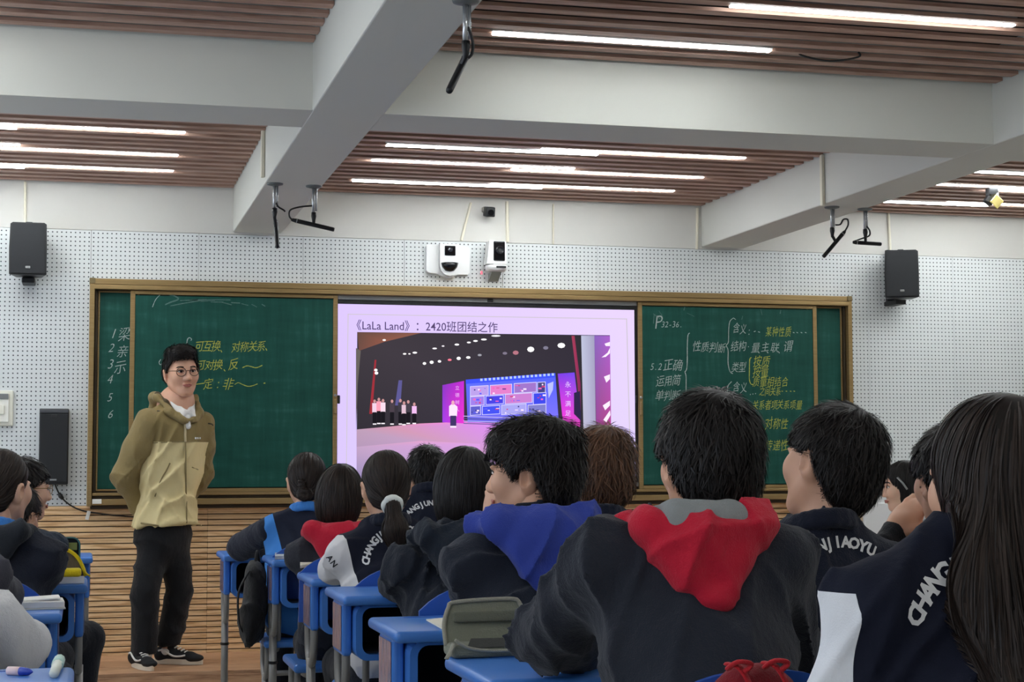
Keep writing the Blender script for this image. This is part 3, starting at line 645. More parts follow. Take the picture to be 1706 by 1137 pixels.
# --- hanging microphones
M_rod = mat('chrome_rod', (206,208,210), 0.25, 0.7); M_dish = mat('grey_flange', (110,114,114), 0.45, 0.3)
def hanging_mic(base, rodlen, tail, head, mlen, toward, loop, label, sc=1.0):
    """tail/head are pixels of the microphone's two ends; toward: which end leans to the viewer"""
    bx, by, bz = base; e = empty('hanging_microphone', base, 0, label, 'microphone', 'microphones hanging from the beams')
    O = -Vector(base)
    part('flange', lathe([(0.040,0),(0.038,-0.006),(0.016,-0.012),(0.012,-0.012)],20), M_dish, e, smooth=True)
    part('rod', join(moved(lathe([(0.0075,-0.01),(0.0075,-rodlen)],12),(-0.002,0,0)), moved(lathe([(0.005,-0.01),(0.005,-rodlen*0.9)],10),(0.012,0.004,0))), M_rod, e, smooth=True)
    part('clamp', join(lathe([(0.012,-rodlen+0.006),(0.013,-rodlen-0.012),(0.009,-rodlen-0.03),(0.007,-rodlen-0.045)],12)), M_black, e, smooth=True)
    a = PY(*tail, by); b = PY(*head, by); d2 = np.linalg.norm(b-a); dy = math.sqrt(max(mlen**2-d2**2, 0))*toward
    a = PY(*tail, by+dy/2); b = PY(*head, by-dy/2)
    # keep the capsule's holder on the rod end
    mid = np.array([bx, by, bz-rodlen-0.05]); t = np.clip(((mid-a)@(b-a))/((b-a)@(b-a)),0.05,0.95); near = a+(b-a)*t
    part('holder', tube([mid+[0,0,0.012], near], 0.008, 8), M_black, e, loc=O)
    part('capsule', tube([a, a+(b-a)*0.04, a+(b-a)*0.12, a+(b-a)*0.97, b], [0.006,0.0085,0.0105,0.0105,0.009], 12), M_black, e, smooth=True, loc=O)
    part('ring', tube([a+(b-a)*0.12, a+(b-a)*0.14], 0.0118, 12), M_silver, e, loc=O)
    if loop: part('lead', tube(smooth_path([PY(px,py,by+dd) for px,py,dd in loop],6), 0.0045, 6), M_cable, e, smooth=True, loc=O)
def mic_at(px, py): q = PZ(px, py, ZB); return (q[0], q[1], ZB)
hanging_mic(mic_at(458,306), 0.125, (459,366), (462,412), 0.21, 1, [(460,338,0),(464,345,0),(472,350,0),(475,353,0)], 'black stick microphone pointing downwards, first of the two below the big beam')
hanging_mic(mic_at(523,310), 0.135, (485,366), (557,383), 0.215, 0.3, [(521,343,0),(500,345,0),(484,350,0),(482,360,0),(487,367,0)], 'black stick microphone held level with a looped lead below the big beam')
hanging_mic(mic_at(1386,345), 0.115, (1408,385), (1372,428), 0.20, 0.4, [(1392,375,0),(1400,374,0),(1405,366,0),(1412,366,0),(1413,375,0),(1408,385,0)], 'black stick microphone hanging at a slant under the right beam')
hanging_mic(mic_at(1441,348), 0.115, (1421,404), (1468,407), 0.16, 0.3, [(1444,377,0),(1449,385,0),(1448,393,0),(1435,398,0),(1421,403,0)], 'black stick microphone held level under the right beam')
hanging_mic(mic_at(776,1), 0.125, (779,88), (748,152), 0.19, 1, [(779,45,0),(785,60,0),(788,75,0),(786,90,0),(780,97,0)], 'large near black microphone hanging at the upper edge of the picture')
# ceiling camera with a yellow tag in the right bay
c = PZ(1653, 330, ZC-0.06)
e = empty('ceiling_camera', (c[0], c[1], ZC), 0, 'small black ceiling device with a tilted yellow plate among the right-hand slats', 'ceiling device')
part('mount', rbox(0.06,0.05,0.05,0.006,2,(0,0,-0.024)), M_black, e); part('bracket', rbox(0.014,0.02,0.05,0.003,1,(0.02,-0.02,-0.06)), M_silver, e)
part('plate', xf(rbox(0.062,0.01,0.062,0.003,1), Matrix.Translation((0.012,-0.03,-0.085)) @ Matrix.Rotation(0.75,4,'Y')), mat('yellow_plate',(226,206,120),0.5), e)
part('body', xf(rbox(0.05,0.04,0.05,0.006,2), Matrix.Translation((-0.02,0.0,-0.075)) @ Matrix.Rotation(0.6,4,'Y')), M_black, e)
# white cabinet and cables by the right end of the board
a = PY(1426, 826, 9.2); b = PY(1500, 826, 9.2)
e = empty('white_cabinet', ((a[0]+b[0])/2+0.05, 9.3, ZP), 0, 'white lectern cabinet at the right end of the blackboard, behind the girl in profile', 'cabinet')
hh = a[2]-ZP; ww = b[0]-a[0]+0.1
part('body', rbox(ww, 0.36, hh, 0.006, 2, (0,0,hh/2)), mat('white_laminate',(236,236,236),0.4), e); part('edge_strip', rbox(0.02, 0.37, hh, 0.003, 1, (-ww/2-0.008,0,hh/2)), mat('tan_edge',(196,176,150),0.5), e)
part('door', rbox(ww*0.94, 0.014, hh*0.9, 0.004, 1, (0.0,-0.186,hh*0.5)), mat('white_laminate'), e)
pts = [PY(1428,812,9.55),PY(1436,809,9.55),PY(1446,811,9.55),PY(1456,817,9.55),PY(1464,815,9.55),PY(1472,820,9.55)]
e = empty('power_leads', tuple(pts[0]), 0, 'black plugs and leads along the wall above the white cabinet', 'cable'); O = -Vector(e.location)
part('lead', tube(smooth_path(pts,5),0.006,6), M_cable, e, smooth=True, loc=O)
for px in (1433,1454,1473): part('plug', tube([PY(px,813,9.55),PY(px,818,9.55),PY(px-0.5,826,9.55)],[0.004,0.008,0.010],8), M_cable, e, smooth=True, loc=O)
# ================================================================== organic surfaces (signed distance fields -> surface nets)
def rotm(yaw=0, pitch=0, roll=0):
    """yaw: +left (about z), pitch: +up, roll: + tilts to the right shoulder; forward is +y"""
    return np.array((Matrix.Rotation(yaw,3,'Z') @ Matrix.Rotation(pitch,3,'X') @ Matrix.Rotation(roll,3,'Y')))
class SDF:
    def __init__(s): s.p = []; s.post = None; s.R = np.eye(3); s.t = np.zeros(3)
    def frame(s, R, t): s.R = np.array(R); s.t = np.array(t, float); return s
    def cap(s, a, b, ra, rb=None, k=0.02, op='add'):
        a = s.R@np.array(a, float)+s.t; b = s.R@np.array(b, float)+s.t; rb = ra if rb is None else rb
        r = max(ra, rb); s.p.append(('c', a, b, ra, rb, k, op, np.minimum(a,b)-r, np.maximum(a,b)+r)); return s
    def ell(s, c, r, k=0.02, op='add', R=None):
        c = s.R@np.array(c, float)+s.t; M = s.R if R is None else s.R@R; r = np.array(r, float); e = np.sqrt(((M*r)**2).sum(1))
        s.p.append(('e', c, r, M, None, k, op, c-e, c+e)); return s
    @staticmethod
    def _d(p, X):
        if p[0] == 'c':
            a, b, ra, rb = p[1:5]; ba = b-a; h = np.clip(((X-a)@ba)/max(ba@ba,1e-12), 0, 1)
            return np.sqrt(((X-a-h[...,None]*ba)**2).sum(-1)) - (ra+(rb-ra)*h)
        c, r, M = p[1:4]; q = (X-c)@M; k0 = np.sqrt(((q/r)**2).sum(-1)); k1 = np.sqrt(((q/(r*r))**2).sum(-1)); return k0*(k0-1)/np.maximum(k1,1e-9)
    @staticmethod
    def _mix(f, d, k, op):
        if op == 'add':
            h = np.maximum(k-np.abs(f-d),0)/k; return np.minimum(f,d)-h*h*k*0.25
        d = -d; h = np.maximum(k-np.abs(f-d),0)/k; return np.maximum(f,d)+h*h*k*0.25
    def at(s, X):
        X = np.asarray(X, float); f = np.full(X.shape[:-1], 1.0)
        for p in s.p: f = s._mix(f, s._d(p, X), p[5], p[6])
        if s.post: f = s.post(X, f)
        return f
    def grad(s, X, e=0.003):
        g = np.stack([s.at(X+d)-s.at(X-d) for d in np.eye(3)*e], -1); return g/np.maximum(np.linalg.norm(g,axis=-1,keepdims=True),1e-9)
    def mesh(s, vox, extra=None):
        add = [p for p in s.p if p[6] == 'add']; lo = np.min([p[7] for p in add],0)-vox*3-0.01; hi = np.max([p[8] for p in add],0)+vox*3+0.01
        n = np.ceil((hi-lo)/vox).astype(int)+1; ax = [lo[i]+vox*np.arange(n[i]) for i in range(3)]
        f = np.full(n, 0.2)
        for p in s.p:
            pad = p[5]+3*vox; i0 = np.maximum(np.floor((p[7]-pad-lo)/vox).astype(int),0); i1 = np.minimum(np.ceil((p[8]+pad-lo)/vox).astype(int)+1, n)
            if np.any(i1 <= i0): continue
            sl_ = tuple(slice(i0[i], i1[i]) for i in range(3)); X = np.stack(np.meshgrid(*[ax[i][sl_[i]] for i in range(3)], indexing='ij'), -1)
            f[sl_] = s._mix(f[sl_], s._d(p, X), p[5], p[6])
        if s.post or extra:
            X = np.stack(np.meshgrid(*ax, indexing='ij'), -1)
            near = np.abs(f) < 0.08
            if s.post: f[near] = s.post(X[near], f[near])
            if extra: f[near] = f[near]+extra(X[near])
        return surface_nets(f, lo, vox)
def surface_nets(f, lo, vox):
    n = np.array(f.shape); ins = f < 0
    c = [ins[i:n[0]-1+i, j:n[1]-1+j, k:n[2]-1+k] for i in (0,1) for j in (0,1) for k in (0,1)]
    s = sum(q.astype(np.int8) for q in c); act = (s > 0) & (s < 8); I = np.argwhere(act)
    if len(I) == 0: return np.zeros((0,3)), np.zeros((0,4),int)
    idx = -np.ones(n-1, int); idx[tuple(I.T)] = np.arange(len(I))
    acc = np.zeros((len(I),3)); cnt = np.zeros(len(I)); cor = [(i,j,k) for i in (0,1) for j in (0,1) for k in (0,1)]
    for a in range(8):
        for b in range(a+1, 8):
            A, B = np.array(cor[a]), np.array(cor[b])
            if np.abs(A-B).sum() != 1: continue
            fa = f[tuple((I+A).T)]; fb = f[tuple((I+B).T)]; m = (fa < 0) != (fb < 0); t = np.where(m, fa/np.where(m, fa-fb, 1), 0)
            acc[m] += (A+(B-A)*t[m][:,None]); cnt[m] += 1
    V = lo+vox*(I+acc/cnt[:,None]); F = []
    for d in range(3):
        e1, e2 = (d+1) % 3, (d+2) % 3
        sl0 = [slice(None)]*3; sl1 = [slice(None)]*3; sl0[d] = slice(0,-1); sl1[d] = slice(1,None)
        a, b = ins[tuple(sl0)], ins[tuple(sl1)]; E = np.argwhere(a != b)
        E = E[(E[:,e1] > 0) & (E[:,e2] > 0) & (E[:,e1] < n[e1]-1) & (E[:,e2] < n[e2]-1)]
        o1 = np.zeros(3,int); o1[e1] = 1; o2 = np.zeros(3,int); o2[e2] = 1
        q = np.stack([idx[tuple((E-o1-o2).T)], idx[tuple((E-o2).T)], idx[tuple(E.T)], idx[tuple((E-o1).T)]], 1)
        fl = ~a[tuple(E.T)]; q[fl] = q[fl][:, ::-1]; F.append(q)
    F = np.concatenate(F); F = F[(F >= 0).all(1)]
    return V, F
def folds(seed, amp, freq, aniso=(1,1,0.5)):
    """soft cloth creases: a few warped ridge families of differing direction"""
    r = np.random.default_rng(seed); K = 5; D = r.normal(size=(K,3))*np.array(aniso); D /= np.linalg.norm(D,axis=1,keepdims=True); ph = r.uniform(0,6.28,K); fr = freq*r.uniform(0.5,1.25,K); am = r.uniform(0.5,1.2,K)
    A = r.normal(size=(4,3))*9
    def fn(X):
        w = [np.sin(X@A[i]+seed*(i+1)*0.7) for i in range(4)]; v = 0
        for i in range(K):
            g = np.clip(0.5+0.9*np.sin(X@A[i % 4]*0.8+ph[i]*2),0,1)
            v = v+am[i]*g*(1-np.abs(np.sin((X@D[i])*fr[i]*0.5+ph[i]+0.9*w[i % 4]+0.5*w[(i+1) % 4])))**2.5
        return -amp*(v-0.5)
    return fn
def jm(*ms):
    V, F, o = [], [], 0
    for v, f in ms: V.append(v); F.append(f+o); o += len(v)
    return np.concatenate(V), np.concatenate(F)
def smesh(name, vf, m, parent, rot=None): return ob(name, mdata(name, vf[0], vf[1], True), m, parent)

# ------------------------------------------------------------------ people materials
def skin_mat(name, rgb):
    m = bpy.data.materials.new(name); m.use_nodes = True; t = NT(m); c = lin(rgb)
    n = t.noise(t.obj(), 14, 3); t.color(t.mix(n, tuple(v*0.86 for v in c[:3])+(1,), tuple(min(1,v*1.1) for v in c[:3])+(1,)))
    b = t.bsdf; b.inputs['Roughness'].default_value = 0.5; b.inputs['Subsurface Weight'].default_value = 0.12; b.inputs['Subsurface Radius'].default_value = (0.02,0.008,0.004); b.inputs['Subsurface Scale'].default_value = 0.5
    return m
M_skin = skin_mat('skin', (214,164,134)); M_skin2 = skin_mat('skin_light', (226,180,152))
def hair_mat(name, rgb, tip):
    m = bpy.data.materials.new(name); m.use_nodes = True; t = NT(m)
    r = t.n('ShaderNodeNewGeometry').outputs['Random Per Island']; t.color(t.mix(r, lin(rgb), lin(tip)))
    t.bsdf.inputs['Roughness'].default_value = 0.46; t.bsdf.inputs['Specular IOR Level'].default_value = 0.22; return m
H_black = hair_mat('black_hair', (16,14,14), (38,33,31)); H_dark = hair_mat('dark_brown_hair', (24,19,17), (54,43,37)); H_brown = hair_mat('brown_hair', (62,42,31), (116,82,60))
def cloth(name, rgb=(128,128,128), var=0.1, rough=0.85, weave=0.12):
    if name in MATS: return MATS[name]
    m = bpy.data.materials.new(name); m.use_nodes = True; t = NT(m); c = lin(rgb); o = t.obj()
    n = t.noise(o, 9, 4); t.color(t.mix(n, tuple(v*(1-var) for v in c[:3])+(1,), tuple(v*(1+var) for v in c[:3])+(1,)))
    t.bsdf.inputs['Roughness'].default_value = rough; t.bsdf.inputs['Specular IOR Level'].default_value = 0.25
    t.bsdf.inputs['Sheen Weight'].default_value = 0.12; t.bsdf.inputs['Sheen Roughness'].default_value = 0.5
    w = t.noise(o, 420, 2); big = t.noise(t.scaled(o,(1,1,0.7)), 11, 5, 0.62)
    t.bump(t.math('ADD', t.math('MULTIPLY', w, weave), big), 0.8, 0.02); MATS[name] = m; return m
def two_tone(name, base, planes, rough=0.85):
    """planes: list of (rgb, [(normal, offset), ...]): the panel lies where every n.p > offset (person's own axes)"""
    m = bpy.data.materials.new(name); m.use_nodes = True; t = NT(m); o = t.obj(); n = t.noise(o, 9, 4)
    def tone(rgb): c = lin(rgb); return t.mix(n, tuple(v*0.92 for v in c[:3])+(1,), tuple(v*1.08 for v in c[:3])+(1,))
    col = tone(base)
    for rgb, conds in planes:
        fac = None
        for nn, off in conds:
            d = t.n('ShaderNodeVectorMath', op='DOT_PRODUCT'); t.l(o, d.inputs[0]); d.inputs[1].default_value = nn
            g = t.math('GREATER_THAN', d.outputs['Value'], off); fac = g if fac is None else t.math('MULTIPLY', fac, g)
        col = t.mix(fac, col, tone(rgb))
    t.color(col); t.bsdf.inputs['Roughness'].default_value = rough; t.bsdf.inputs['Specular IOR Level'].default_value = 0.25
    big = t.noise(t.scaled(o,(1,1,0.55)), 13, 3, 0.6); t.bump(t.math('ADD', t.math('MULTIPLY', t.noise(o,420,2),0.12), big), 0.55, 0.012); return m
M_letter = mat('white_print', (226,226,226), 0.7); M_trouser = cloth('dark_trousers', (24,26,34)); M_shoe = mat('dark_shoe', (26,26,30), 0.5); M_sole = mat('white_sole', (214,210,200), 0.6)

# ------------------------------------------------------------------ head
def head_sdf(R, t, s=1.0, male=True):
    S = SDF().frame(np.array(R)*s, t); sc = s
    def C(a,b,ra,rb=None,k=0.015,op='add'): S.cap(a,b,ra*sc,None if rb is None else rb*sc,k*sc,op)
    def E(c,r,k=0.015,op='add',R2=None):
        cc = S.R@np.array(c,float)+S.t; M = np.array(R) if R2 is None else np.array(R)@R2; r = np.array(r)*sc; e = np.sqrt(((M*r)**2).sum(1)); S.p.append(('e',cc,r,M,None,k*sc,op,cc-e,cc+e))
    E((0,-.012,.028),(.076,.096,.086)); E((0,.022,-.03),(.064,.068,.085),.03); E((0,.056,-.092),(.024,.022,.02),.025)
    for x in (-1,1):
        C((x*.05,.0,-.055),(x*.018,.058,-.098),.02,.016,.03); E((x*.038,.058,-.022),(.03,.03,.032),.025)
        E((x*.0785,-.014,-.016),(.011,.023,.036),.006,'add',rotm(-x*.35,-.15,x*.22)); E((x*.087,-.008,-.012),(.005,.012,.020),.005,'sub',rotm(-x*.35,-.15,x*.22))
        E((x*.032,.098,.004),(.018,.015,.011),.014,'sub'); E((x*.032,.076,.002),(.016,.012,.011),.006); E((x*.033,.0855,.017),(.020,.010,.006),.01)
        E((x*.0125,.096,-.036),(.0085,.010,.008),.008)
    C((0,.086,.012),(0,.106,-.030),.008,.0115,.018); E((0,.088,-.062),(.022,.010,.0055),.006); E((0,.087,-.071),(.018,.010,.006),.006); E((0,.092,-.066),(.022,.006,.0012),.003,'sub')
    C((0,-.022,-.05),(0,-.040,-.20),.050 if male else .044,.055 if male else .048,.03)
    return S
def eyes_etc(R, t, s, parent, m_hair):
    R = np.array(R)
    def L(p): return R@(np.array(p)*s)+t
    for x in (-1,1):
        M = Matrix.Translation(L((x*.032,.0805,.004))) @ Matrix(R.tolist()).to_4x4()
        part('eye', xf(lathe([(0.0005,-.0135*s)]+[(0.0135*s*math.cos(a)*1.0, 0.0105*s*math.sin(a)) for a in np.linspace(-1.4,1.4,9)]+[(0.0005,.0105*s)],16), M @ Matrix.Diagonal((1,0.85,0.62,1))), mat('eye_white',(222,214,206),0.25), parent, smooth=True)
        part('iris', xf(lathe([(0.0001,0),(0.0056*s,0.0),(0.0052*s,0.0016*s),(0.0001,0.0022*s)],14), M @ Matrix.Translation((x*-.001,.0108*s,0)) @ Matrix.Rotation(-math.pi/2,4,'X')), mat('iris_dark',(24,16,12),0.15), parent, smooth=True)
        part('eyelid', tube(smooth_path([L((x*.0475,.0815,.004)),L((x*.04,.0895,.0105)),L((x*.031,.0925,.0122)),L((x*.022,.0915,.0095)),L((x*.0165,.088,.003))],4),0.0016*s,6), mat('lash_dark',(30,20,18),0.6), parent, smooth=True)
        part('eyebrow', tube(smooth_path([L((x*.052,.078,.022)),L((x*.042,.0875,.0275)),L((x*.03,.0925,.0285)),L((x*.017,.094,.0255))],4),[0.0012*s]*2+[0.0030*s]*9+[0.0024*s]*2,6), m_hair, parent, smooth=True)
    part('lips', join(*[tube(smooth_path([L((-.023,.0895,-.0652)),L((-.009,.0975,-.0618)),L((0,.0985,-.0628)),L((.009,.0975,-.0618)),L((.023,.0895,-.0652))],5),[0.0012*s]+[0.0034*s]*19+[0.0012*s],8),
         tube(smooth_path([L((-.020,.090,-.0668)),L((0,.0978,-.0708)),L((.020,.090,-.0668))],6),[0.0012*s]+[0.0040*s]*11+[0.0012*s],8)]), mat('lip_pink',(176,104,92),0.5), parent, smooth=True)

# ------------------------------------------------------------------ hair
def strands(S, roots, flow, length, nseg, width, lift0, lift1, rng, jitter=0.25, grav=0.0, keep=None, push=None):
    """ribbons that follow the cap surface S from their roots along flow(p)"""
    N = len(roots); p = roots.copy(); L = length if np.ndim(length) else np.full(N, length); L = L*rng.uniform(0.65,1.15,N)
    pts = []; jit = rng.normal(size=(N,3))*jitter; out = rng.uniform(0.3,1.0,N)
    step = (L/nseg)[:,None]; n = S.grad(p); prev = None
    for k in range(nseg+1):
        u = k/nseg; tgt = lift0+(lift1-lift0)*u*out
        f = S.at(p); n = S.grad(p); near = np.abs(f) < 0.10
        q = p-n*np.where(near, np.maximum(f-tgt,-1) if grav == 0 else np.minimum(f-tgt,0), 0)[:,None]
        if push is not None: q = push(q)
        p = q; pts.append((p.copy(), n.copy()))
        d = flow(p)+jit; d[:,2] -= grav*u
        d = d-n*(d*n).sum(1,keepdims=True)*(near[:,None] if grav == 0 else ((d*n).sum(1,keepdims=True) < 0)); d /= np.maximum(np.linalg.norm(d,axis=1,keepdims=True),1e-9)
        if prev is not None: d = 0.55*d+0.45*prev; d /= np.maximum(np.linalg.norm(d,axis=1,keepdims=True),1e-9)
        prev = d; p = p+d*step
    P = np.stack([a for a,_ in pts],1); Nn = np.stack([b for _,b in pts],1); T = np.gradient(P,axis=1); T /= np.maximum(np.linalg.norm(T,axis=2,keepdims=True),1e-9)
    side = np.cross(T,Nn); side /= np.maximum(np.linalg.norm(side,axis=2,keepdims=True),1e-9)
    tilt = rng.uniform(-0.5,0.5,(N,1,1)); side = side+Nn*tilt
    u = np.linspace(0,1,nseg+1); wp = (width*rng.uniform(0.6,1.3,N))[:,None]*(np.minimum(1,0.45+2.0*u)*np.clip((1.04-u)*1.9,0.05,1))[None]
    A = P+side*wp[...,None]; B = P-side*wp[...,None]; V = np.stack([A,B],2).reshape(-1,3)
    b = (np.arange(N)*(nseg+1)*2)[:,None]+(np.arange(nseg)*2)[None]; b = b.ravel(); F = np.stack([b,b+1,b+3,b+2],1)
    return V, F
def sample_roots(V, F, n, rng, keep=None):
    c = V[F].mean(1)
    if keep is not None: c = c[keep(c)]
    if len(c) == 0: return c
    i = rng.integers(0,len(c),n); return c[i]+rng.normal(size=(n,3))*0.002
def interp_line(phi, tab):
    return np.interp(phi, [math.radians(a) for a,_ in tab], [z for _,z in tab])
def make_hair(style, Rh, th, s, seed, m_hair, parent, vox=0.006, n=1500, wid=0.0022, body_push=None, tail_dir=None, extra_len=0.0):
    """all in the person's own axes; Rh, th place the head"""
    rng = np.random.default_rng(seed); Rh = np.array(Rh); inv = Rh.T/s
    def loc(X): return (X-th)@inv.T
    S = SDF().frame(Rh*s, th)
    def E(c,r,k=0.02,op='add',R2=None):
        cc = S.R@np.array(c,float)+S.t; M = Rh if R2 is None else Rh@R2; r = np.array(r)*s; e = np.sqrt(((M*r)**2).sum(1)); S.p.append(('e',cc,r,M,None,k*s,op,cc-e,cc+e))
    vol = {'short':0.015,'crop':0.009,'fluffy':0.018,'textured':0.018,'swept':0.009}.get(style, 0.010)
    E((0,-.012,.030),(.076+vol*0.9,.096+vol,.086+vol*1.15)); objs = []
    if style in ('short','crop','fluffy','swept','textured'):
        E((0,-.050,-.030),(.064+vol*0.5,.052+vol*0.6,.072),.03)
        if style in ('fluffy','textured'): E((0,-.03,.09),(.07,.085,.045),.04); E((0,.055,.085),(.062,.045,.035),.03)
        if style == 'swept': E((0.004,.045,.096),(.068,.058,.040),.03); E((0,-.02,.10),(.066,.07,.034),.03)
        tab = {'short':[(0,.060),(30,.058),(52,.030),(75,.014),(95,.012),(112,-.030),(135,-.075),(160,-.100),(180,-.106)], 'crop':[(0,.066),(40,.055),(60,.03),(85,.008),(100,.006),(118,-.03),(150,-.075),(180,-.082)],
               'fluffy':[(0,.045),(35,.045),(60,.010),(80,-.012),(97,-.010),(112,-.055),(140,-.105),(180,-.118)], 'textured':[(0,.05),(35,.048),(56,.018),(70,-.004),(80,.016),(98,.016),(112,-.035),(140,-.095),(180,-.11)], 'swept':[(0,.068),(40,.062),(58,.032),(74,.006),(82,.022),(96,.022),(110,.0),(140,-.045),(180,-.06)]}[style]
        def post(X,f):
            q = loc(X); phi = np.abs(np.arctan2(q[:,0], q[:,1]+.012)); z = interp_line(phi,tab); d = (z-q[:,2])*s; k = 0.012; h = np.maximum(k-np.abs(f-d),0)/k; return np.maximum(f,d)+h*h*k*0.25
        S.post = post
    elif style == 'bob':
        E((0,-.028,-.030),(.092,.092,.125),.03); E((0,.115,-.04),(.070,.085,.115),.02,'sub')
        def post(X,f): q = loc(X); d = (-.128-q[:,2]+0.15*np.maximum(q[:,1],0))*s; k=.014; h=np.maximum(k-np.abs(f-d),0)/k; return np.maximum(f,d)+h*h*k*.25
        S.post = post
    elif style in ('pony','bun','tied'):
        E((0,-.045,-.035),(.066,.062,.075),.03); E((0,.115,-.03),(.080,.080,.110),.02,'sub')
        def post(X,f): q = loc(X); phi = np.abs(np.arctan2(q[:,0], q[:,1]+.012)); z = interp_line(phi,[(0,.06),(45,.045),(75,-.015),(100,-.03),(125,-.07),(180,-.092)]); d=(z-q[:,2])*s; k=.012; h=np.maximum(k-np.abs(f-d),0)/k; return np.maximum(f,d)+h*h*k*.25
        S.post = post
    elif style == 'long':
        E((0,-.040,-.06),(.102,.085,.130),.04); E((-.028,-.080,-.18),(.130,.068,.13),.05); E((-.022,-.125,-.34),(.128,.048,.15),.05); E((-.01,-.140,-.50),(.118,.040,.15),.05); E((0,-.140,-.64),(.095,.03,.12),.05); E((0,.115,-.06),(.066,.080,.14),.02,'sub')
    V, F = S.mesh(vox); smesh('hair', (V,F), m_hair, parent)
    W = Rh@(np.array([0.012,-.055,.135])*s)+th; down = np.array([0,0,-1.0])
    def radial(p): d = p-W; d /= np.maximum(np.linalg.norm(d,axis=1,keepdims=True),1e-6); return d+down*0.35
    if style in ('short','crop','fluffy','swept','textured'):
        def flow(p):
            d = radial(p); q = loc(p); fr = np.clip(q[:,1]/0.09,0,1)[:,None]
            if style == 'swept': d = d*(1-0.7*fr)+fr*(Rh@np.array([0.9,0.25,0.25]))
            return d
        roots = sample_roots(V,F,n,rng); ln = {'short':0.058,'crop':0.034,'fluffy':0.066,'textured':0.06,'swept':0.045}[style]*s*rng.choice([0.6,1.0,1.35],n)
        l1 = {'short':0.017,'crop':0.018,'fluffy':0.026,'textured':0.024,'swept':0.016}[style]
        vf = strands(S, roots, flow, ln, 6, wid, 0.0005, l1, rng, 0.42)
    elif style == 'bob':
        flow = lambda p: radial(p)*np.clip((loc(p)[:,2:3]-0.02)/0.08,0,1)+down*1.1
        vf = strands(S, sample_roots(V,F,n,rng,lambda c: loc(c)[:,2] > -0.09), flow, 0.11*s, 7, wid, 0.001, 0.004, rng, 0.07)
    elif style == 'long':
        flow = lambda p: radial(p)*np.clip((loc(p)[:,2:3]-0.02)/0.08,0,1)+down*1.0
        vf = strands(S, sample_roots(V,F,n,rng), flow, (0.20+extra_len)*s, 9, wid*1.15, 0.0005, 0.007, rng, 0.06, push=body_push)
    else:
        G = Rh@(np.array({'pony':[0,-.112,-.060],'bun':[-.010,-.098,-.055],'tied':[0,-.1,-.05]}[style])*s)+th
        flow = lambda p: (G-p)/np.maximum(np.linalg.norm(G-p,axis=1,keepdims=True),1e-6)
        vf = strands(S, sample_roots(V,F,n,rng), flow, 0.07*s, 6, wid, 0.0008, 0.0025, rng, 0.05)
        T = SDF()
        if style in ('pony','tied'):
            td = np.array(tail_dir if tail_dir is not None else (0.0,-.25,-1.0)); td = td/np.linalg.norm(td); L = 0.15*s if style == 'pony' else 0.10*s
            pts = [G, G+Rh@np.array([0,-.022,-.012])*s, G+Rh@np.array([0,-.03,-.02])*s+td*L*0.5, G+Rh@np.array([0,-.02,-.02])*s+td*L]
            rr = [.018*s,.022*s,.036*s,.022*s]
            for a in range(3): T.cap(pts[a],pts[a+1],rr[a],rr[a+1],0.02)
            T.ell(pts[2],(0.042*s,0.026*s,0.05*s),0.02)
            V2,F2 = T.mesh(max(vox*0.8,0.005)); o = smesh('ponytail', (V2,F2), m_hair, parent)
            v3 = strands(T, sample_roots(V2,F2,n//2,rng), lambda p: np.repeat(td[None],len(p),0), 0.07*s, 6, wid, 0.0005, 0.005, rng, 0.1)
            smesh('ponytail_strands', v3, m_hair, parent)['kind'] = 'stuff'
            sc_ = SDF(); ax = (pts[1]-pts[0]); ax /= np.linalg.norm(ax); u = np.cross(ax,[1,0,0.1]); u /= np.linalg.norm(u); w_ = np.cross(ax,u)
            return vf, (pts[0]+ (pts[1]-pts[0])*0.6, u, w_), S
        else:
            c = G+Rh@np.array([-.006,-.022,-.004])*s
            for k_ in range(9):
                a = k_*0.9; T.ell(c+Rh@np.array([.018*math.cos(a),-.006*math.sin(a*1.7),.016*math.sin(a)])*s,(0.018*s,0.016*s,0.014*s),0.008)
            for k_ in range(3): T.ell(c+Rh@np.array([-.012,.006,.022+.016*k_])*s,(0.018*s,0.014*s,0.012*s),0.006)
            V2,F2 = T.mesh(0.004); smesh('bun', (V2,F2), m_hair, parent)
            v3 = strands(T, sample_roots(V2,F2,260,rng), lambda p: np.cross(p-c, Rh@np.array([0,-1.0,0.2])), 0.03*s, 5, wid*0.8, 0.0005, 0.003, rng, 0.2)
            smesh('bun_strands', v3, m_hair, parent)['kind'] = 'stuff'
    o = smesh('hair_strands', vf, m_hair, parent); o['kind'] = 'stuff'
    return vf, None, S

# ------------------------------------------------------------------ hands
def hand(Rw, tw, side, s=1.0, curl=0.5, spread=0.12):
    """wrist at tw; +y along the fingers, +z back of the hand; side -1 left hand, +1 right"""
    S = SDF().frame(Rw, tw); x0 = [-.030,-.010,.010,.028]; ln = [.066,.076,.070,.054]
    S.ell((0,.045*s,0),(.042*s,.052*s,.016*s),0.012); S.cap((0,-.05*s,0),(0,.02*s,0),.026*s,.028*s,.02)
    for i in range(4):
        L = ln[i]*s; p = np.array([x0[i]*s*side, .082*s, 0.0]); ang = curl
        for seg, fr in enumerate((.45,.32,.26)):
            d = np.array([x0[i]*side*spread*6, math.cos(ang), -math.sin(ang)]); d /= np.linalg.norm(d); q = p+d*L*fr
            S.cap(p,q,(.0092-.0008*seg)*s,(.0085-.0008*seg)*s,.006); p = q; ang += curl*0.9
    a = np.array([-side*.034*s, .018*s, -.004*s]); b = a+np.array([-side*.024,.030,-.008])*s; c = b+np.array([-side*.008,.030,-.008])*s
    S.cap(a,b,.014*s,.011*s,.012); S.cap(b,c,.0105*s,.0085*s,.006)
    return S.mesh(0.0048)

